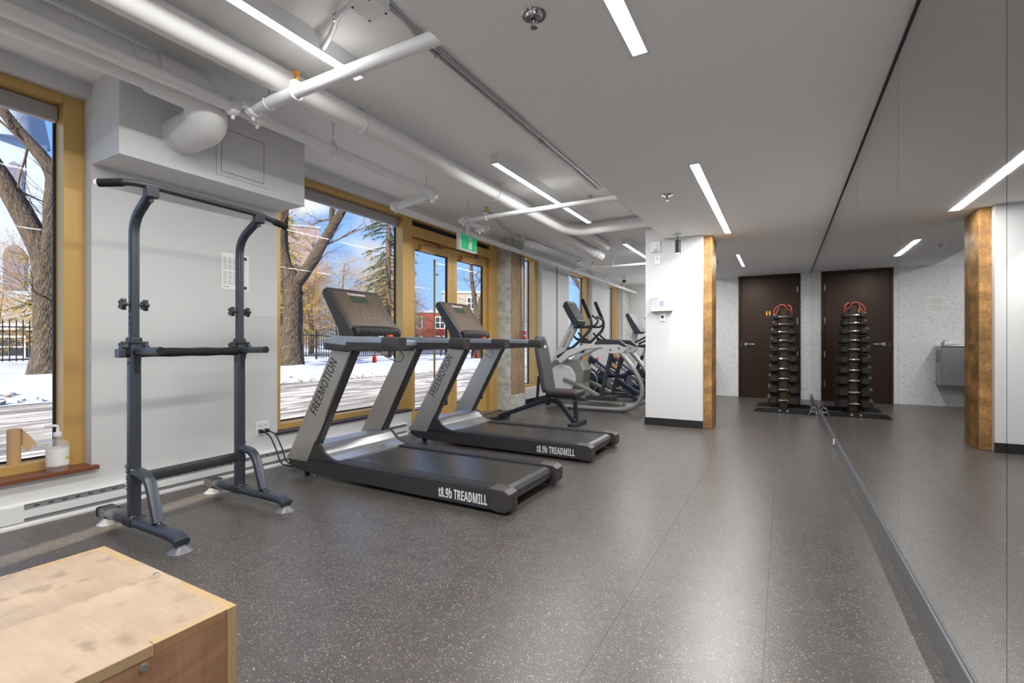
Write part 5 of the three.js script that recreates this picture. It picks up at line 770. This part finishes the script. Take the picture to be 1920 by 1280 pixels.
function streetTree(name, label, base, skeleton) {
  const t = thing(name, label, 'tree', [base[0], 0, base[1]], 'street trees');
  const y0 = groundY(base[0], base[1]) - 0.1, at = ([u, v, w = 0]) => V(RIGHT.x * u + w * 0.49, y0 + v, RIGHT.z * u + w * 0.87);
  const trunk = new Wood(), twigs = new Wood();
  for (const { path, r0, r1, twig } of skeleton) {
    const c = new THREE.CatmullRomCurve3(path.map(at)), n = 14, pts = c.getPoints(n); trunk.limb(pts, pts.map((_, i) => (r0 + (r1 - r0) * i / n) * (path[0][1] === 0 && i < 2 ? 1.35 - 0.17 * i : 1)), 12);
    for (let k = 0; k < (twig ?? 6); k++) { const i = 4 + ((k * 5 + 1) % (n - 3)), d = c.getTangent(i / n).multiplyScalar(0.4).add(jit(0.9)).normalize(); grow(twigs, pts[i], d, rr(0.8, 1.6), rr(0.018, 0.035), 3, 0.75, 0.1); }
  }
  part(t, 'trunk', trunk.geo(), M.bark); part(t, 'branches', twigs.geo(), M.twig);
}
streetTree('bare_tree', 'thick leaning bare street tree outside the window by the pull up stand', [-14.0, -4.3], [
  { path: [[0.02, 0], [-0.02, 0.8], [-0.06, 1.8], [-0.12, 2.7], [-0.45, 3.3], [-1.1, 4.4], [-1.8, 5.6], [-2.2, 7]], r0: 0.31, r1: 0.14, twig: 3 },
  { path: [[-0.12, 2.5], [0.02, 3.1], [0.04, 3.8], [0.08, 4.4], [-0.1, 4.75], [-0.5, 5.2], [-1.1, 5.95], [-1.9, 7.4]], r0: 0.20, r1: 0.08, twig: 6 },
  { path: [[0.06, 4.2], [0.14, 4.8], [0.2, 5.8], [0.5, 7.6]], r0: 0.11, r1: 0.05, twig: 5 }]);
streetTree('bare_tree', 'forked bare street tree outside the window behind the treadmills', [-14.0, -10.25], [
  { path: [[0, 0], [0.0, 0.9], [0.03, 2.0], [0.02, 2.85], [-0.22, 3.35], [-0.36, 4.1], [-0.33, 4.8], [-0.2, 5.6], [0.1, 7.4]], r0: 0.34, r1: 0.13, twig: 5 },
  { path: [[0.06, 2.7], [0.42, 3.15], [0.92, 3.9], [1.3, 4.6], [1.7, 5.25], [2.6, 6.6], [3.4, 8]], r0: 0.20, r1: 0.09, twig: 7 },
  { path: [[1.3, 4.55], [1.32, 5.2], [1.5, 6.6]], r0: 0.10, r1: 0.05, twig: 4 },
  { path: [[0.1, 2.95], [-0.6, 3.6], [-1.7, 4.1], [-3.0, 4.6]], r0: 0.06, r1: 0.02, twig: 4 }]);
streetTree('bare_tree', 'slender curved bare street tree seen through the street door', [-14.5, -22.0], [
  { path: [[0, 0], [0.0, 1.4], [0.1, 2.6], [0.5, 3.9], [1.4, 5.2], [2.8, 6.4]], r0: 0.26, r1: 0.09, twig: 9 },
  { path: [[0.05, 2.2], [-0.2, 3.6], [-0.3, 5.4], [0.1, 7.5]], r0: 0.15, r1: 0.05, twig: 8 }]);
streetTree('bare_tree', 'bare street tree with drooping branches outside the far windows', [-10.8, -31.0], [
  { path: [[0, 0], [0.0, 1.8], [-0.3, 3.4], [-1.2, 5.0], [-2.4, 6.6]], r0: 0.3, r1: 0.1, twig: 10 },
  { path: [[0.0, 2.2], [0.4, 3.8], [0.7, 6.2]], r0: 0.18, r1: 0.07, twig: 10 }]);
// woodland behind the fence: three growth forms, several tones
function thicketGeo(h, seedOff, spread) { const tr = new Wood(), tw = new Wood(); tr.limb([V(0, -0.2, 0), V(rr(-.1, .1), h * 0.22, 0), V(rr(-.3, .3), h * 0.5, rr(-.3, .3)), V(rr(-.4, .4), h * 0.85, rr(-.4, .4))], [0.14, 0.11, 0.08, 0.03], 7); for (let k = 0; k < 40; k++) { const y = h * rr(0.08, 0.85), a = rnd() * 6.283; grow(tw, V(rr(-.1, .1), y, rr(-.1, .1)), V(Math.cos(a), rr(0.1, 0.7), Math.sin(a)).normalize(), h * rr(0.2, 0.36) * (1.1 - y / h * 0.5), 0.03, 3, spread, 0.05); } for (let k = 0; k < 5200; k++) { const a = rnd() * 6.283, y = h * (0.12 + 0.86 * rnd()), R = h * 0.34 * Math.sqrt(rnd()) * (1.05 - y / h * 0.6), p = V(Math.cos(a) * R, y, Math.sin(a) * R), s = rr(0.03, 0.07); tw.tri(p, p.clone().add(jit(s)), p.clone().add(jit(s))); } return [tr.geo(), tw.geo()]; }
const forms = [thicketGeo(8.2, 0, 0.8), thicketGeo(6.8, 1, 0.95), thicketGeo(9.6, 2, 0.7)]; M.twigGold.side = M.twigGrey.side = M.twigRust.side = THREE.DoubleSide;
const kinds = [['golden twiggy bare tree in the park behind the fence', M.twigGold], ['greyish pink twiggy bare tree in the park behind the fence', M.twigGrey], ['rust brown twiggy bare tree in the park behind the fence', M.twigRust]];
const spots = [];
for (let i = 0; i < 34; i++) { const u = i / 33, ang = 0.62 + 0.0 * u; spots.push([-23 - rnd() * 16, -4 - u * 46 + rr(-1, 1)]); }
spots.forEach(([x, z], i) => {
  if (x / z > 0.62 && x / z < 0.86) x = z * 0.9 - 1;                 // keep the view to the houses open
  const k = z > -12 ? 0 : (i * 5 + (i >> 2)) % 3, f = forms[(i * 7) % 3], t = thing('park_tree', kinds[k][0], 'tree', [x, 0.15, z], 'twiggy park trees behind the fence, ' + ['golden', 'greyish', 'rust'][k], i * 2.4);
  t.scale.setScalar(z > -14 ? rr(0.62, 0.85) : rr(0.75, 1.1)); part(t, 'trunk', f[0], M.twig); part(t, 'twigs', f[1], kinds[k][1]);
});
function conifer(label, x, z, h, m, lo) {
  const t = thing('pine_tree', label, 'tree', [x, 0.1, z], 'evergreens behind the fence'); const tr = new Wood(), nd = new Wood();
  tr.limb([V(0, -0.2, 0), V(0.03, h * 0.5, 0), V(0, h, 0)], [0.2, 0.14, 0.03], 8);
  for (let y = lo; y < h; y += 0.22) { const n = 5, R = (h - y) / (h - lo) * 1.9 + 0.5; for (let k = 0; k < n; k++) { const a = rnd() * 6.283, L = R * rr(0.6, 1.1), d = V(Math.cos(a), -0.12, Math.sin(a)); const p0 = V(0, y, 0), pts = [0, .35, .7, 1].map((q) => V(d.x * L * q, y - 0.1 * L * q - 0.25 * L * q * q, d.z * L * q)); tr.limb(pts, [0.028, 0.02, 0.012, 0.005], 3); for (let s = 0; s < 46; s++) { const q = 0.2 + 0.8 * rnd(), b = V(d.x * L * q, y - 0.1 * L * q - 0.25 * L * q * q, d.z * L * q), len = rr(0.14, 0.36), dir = V(d.x * 0.5 + rr(-.7, .7), rr(-1.1, 0.15), d.z * 0.5 + rr(-.7, .7)).normalize(), wv = jit(1).cross(dir).normalize().multiplyScalar(0.016); nd.tri(b.clone().add(wv), b.clone().sub(wv), b.clone().addScaledVector(dir, len)); } } }
  part(t, 'trunk', tr.geo(), M.twig); part(t, 'needles', nd.geo(), m);
}
M.needle.side = M.needleGold.side = THREE.DoubleSide;
conifer('tall drooping dark pine behind the fence, thin straight trunk', -20.6, -21.6, 12.5, M.needle, 3.2);
conifer('golden lit pine behind the fence beside the forked tree', -24, -17.0, 8.0, M.needleGold, 1.6);
conifer('golden green pine behind the fence near the church', -27, -8.5, 6.2, M.needleGold, 1.0);
conifer('dark pine farther along the fence beyond the street door', -20, -42, 10, M.needle, 1.5);
// --- buildings ---
function house(label, pos, turn, w, d, h, m, cols, rows, opt = {}) {
  const t = thing(opt.name ?? 'town_house', label, 'building', pos, null, turn);
  part(t, 'walls', [box(-w / 2, w / 2, -0.5, h, -d, 0)], m); part(t, 'roof', [box(-w / 2 - 0.15, w / 2 + 0.15, h, h + 0.35, -d - 0.15, 0.15)], opt.roof ?? M.stoneDark);
  const ww = w / cols * 0.38, wh = h / rows * 0.55; const fr = merge([box(-ww / 2 - 0.1, ww / 2 + 0.1, -0.1, wh + 0.1, 0, 0.06)]), pn = merge([box(-ww / 2, -0.04, 0, wh / 2 - 0.04, 0.05, 0.09), box(0.04, ww / 2, 0, wh / 2 - 0.04, 0.05, 0.09), box(-ww / 2, -0.04, wh / 2 + 0.04, wh, 0.05, 0.09), box(0.04, ww / 2, wh / 2 + 0.04, wh, 0.05, 0.09)]);
  for (let i = 0; i < cols; i++) for (let j = 0; j < rows; j++) { const win = part(t, 'house_window', fr, opt.pale ?? M.trimWhite); win.position.set(-w / 2 + (i + 0.5) * w / cols, (j + 0.22) * h / rows, 0); part(win, 'panes', pn, opt.pale ? M.paleWindow : M.darkGlass); }
  if (opt.balcony) for (let j = 1; j < rows; j++) { const b = part(t, 'balcony', [box(-w / 2 + 0.3, 0, j * h / rows - 0.1, j * h / rows, 0, 1.3)], M.trimWhite); part(b, 'railing', [box(-w / 2 + 0.3, 0, j * h / rows + 0.9, j * h / rows + 0.96, 1.24, 1.3), ...Array.from({ length: 14 }, (_, i) => { const x = -w / 2 + 0.3 + i * (w / 2 - 0.3) / 13; return box(x - 0.02, x + 0.02, j * h / rows, j * h / rows + 0.9, 1.25, 1.29); })], M.iron); }
  return t;
}
house('red brick house across the street seen through the door', [-42.5, 0, -50], 0.70, 9, 8, 5.2, M.brick, 3, 2);
house('grey brick house with balconies beside the red one', [-38.6, 0, -57], 0.60, 8, 8, 8.2, M.greyBrick, 3, 3, { balcony: true });
house('long low dark park pavilion with snow on the roof', [-36, 0, -8], 1.2, 16, 5, 1.75, M.darkWall, 6, 1, { name: 'pavilion', roof: M.roofSnow });
house('pinkish grey apartment tower rising behind the forked tree', [-70, 0, -49], 0.95, 12, 12, 20, M.tower, 5, 9, { name: 'apartment_tower', pale: M.tower });
{ // church
  const t = thing('stone_church', 'pale stone church with tall spire behind the leaning street tree', 'church', [-135, 0, -36], null, 1.27); t.scale.setScalar(1.45);
  part(t, 'nave', [box(-7, 7, 0, 19, -16, 0), ext([[-7, 19], [7, 19], [0, 27]], -16, 0)], M.stone);
  part(t, 'steeple_tower', [box(-3.2, 3.2, 0, 28, 0, 4)], M.stone); const sp = new THREE.ConeGeometry(3.6, 22, 8); sp.translate(0, 39, 2); part(t, 'spire', [sp], M.stoneDark);
  for (const x of [-8.2, 8.2]) { part(t, 'side_turret', [box(x - 1.3, x + 1.3, 0, 21, 0, 2.6)], M.stone); const c = new THREE.ConeGeometry(1.9, 7, 6); c.translate(x, 24.5, 1.3); part(t, 'turret_cap', [c], M.stoneDark); }
  for (const [x, y, w, h] of [[-5, 10, 1.4, 5], [5, 10, 1.4, 5], [0, 20, 1.5, 5], [0, 8, 2, 6]]) { const s = new THREE.Shape(); s.moveTo(-w / 2, 0); s.lineTo(w / 2, 0); s.lineTo(w / 2, h * 0.7); s.quadraticCurveTo(w / 2, h * 0.9, 0, h); s.quadraticCurveTo(-w / 2, h * 0.9, -w / 2, h * 0.7); part(t, 'arched_window', [move(ext(s, 0, 0.2), x, y, x ? 0.01 : 4.01)], M.paleWindow); }
}
renderer.render(scene, camera);
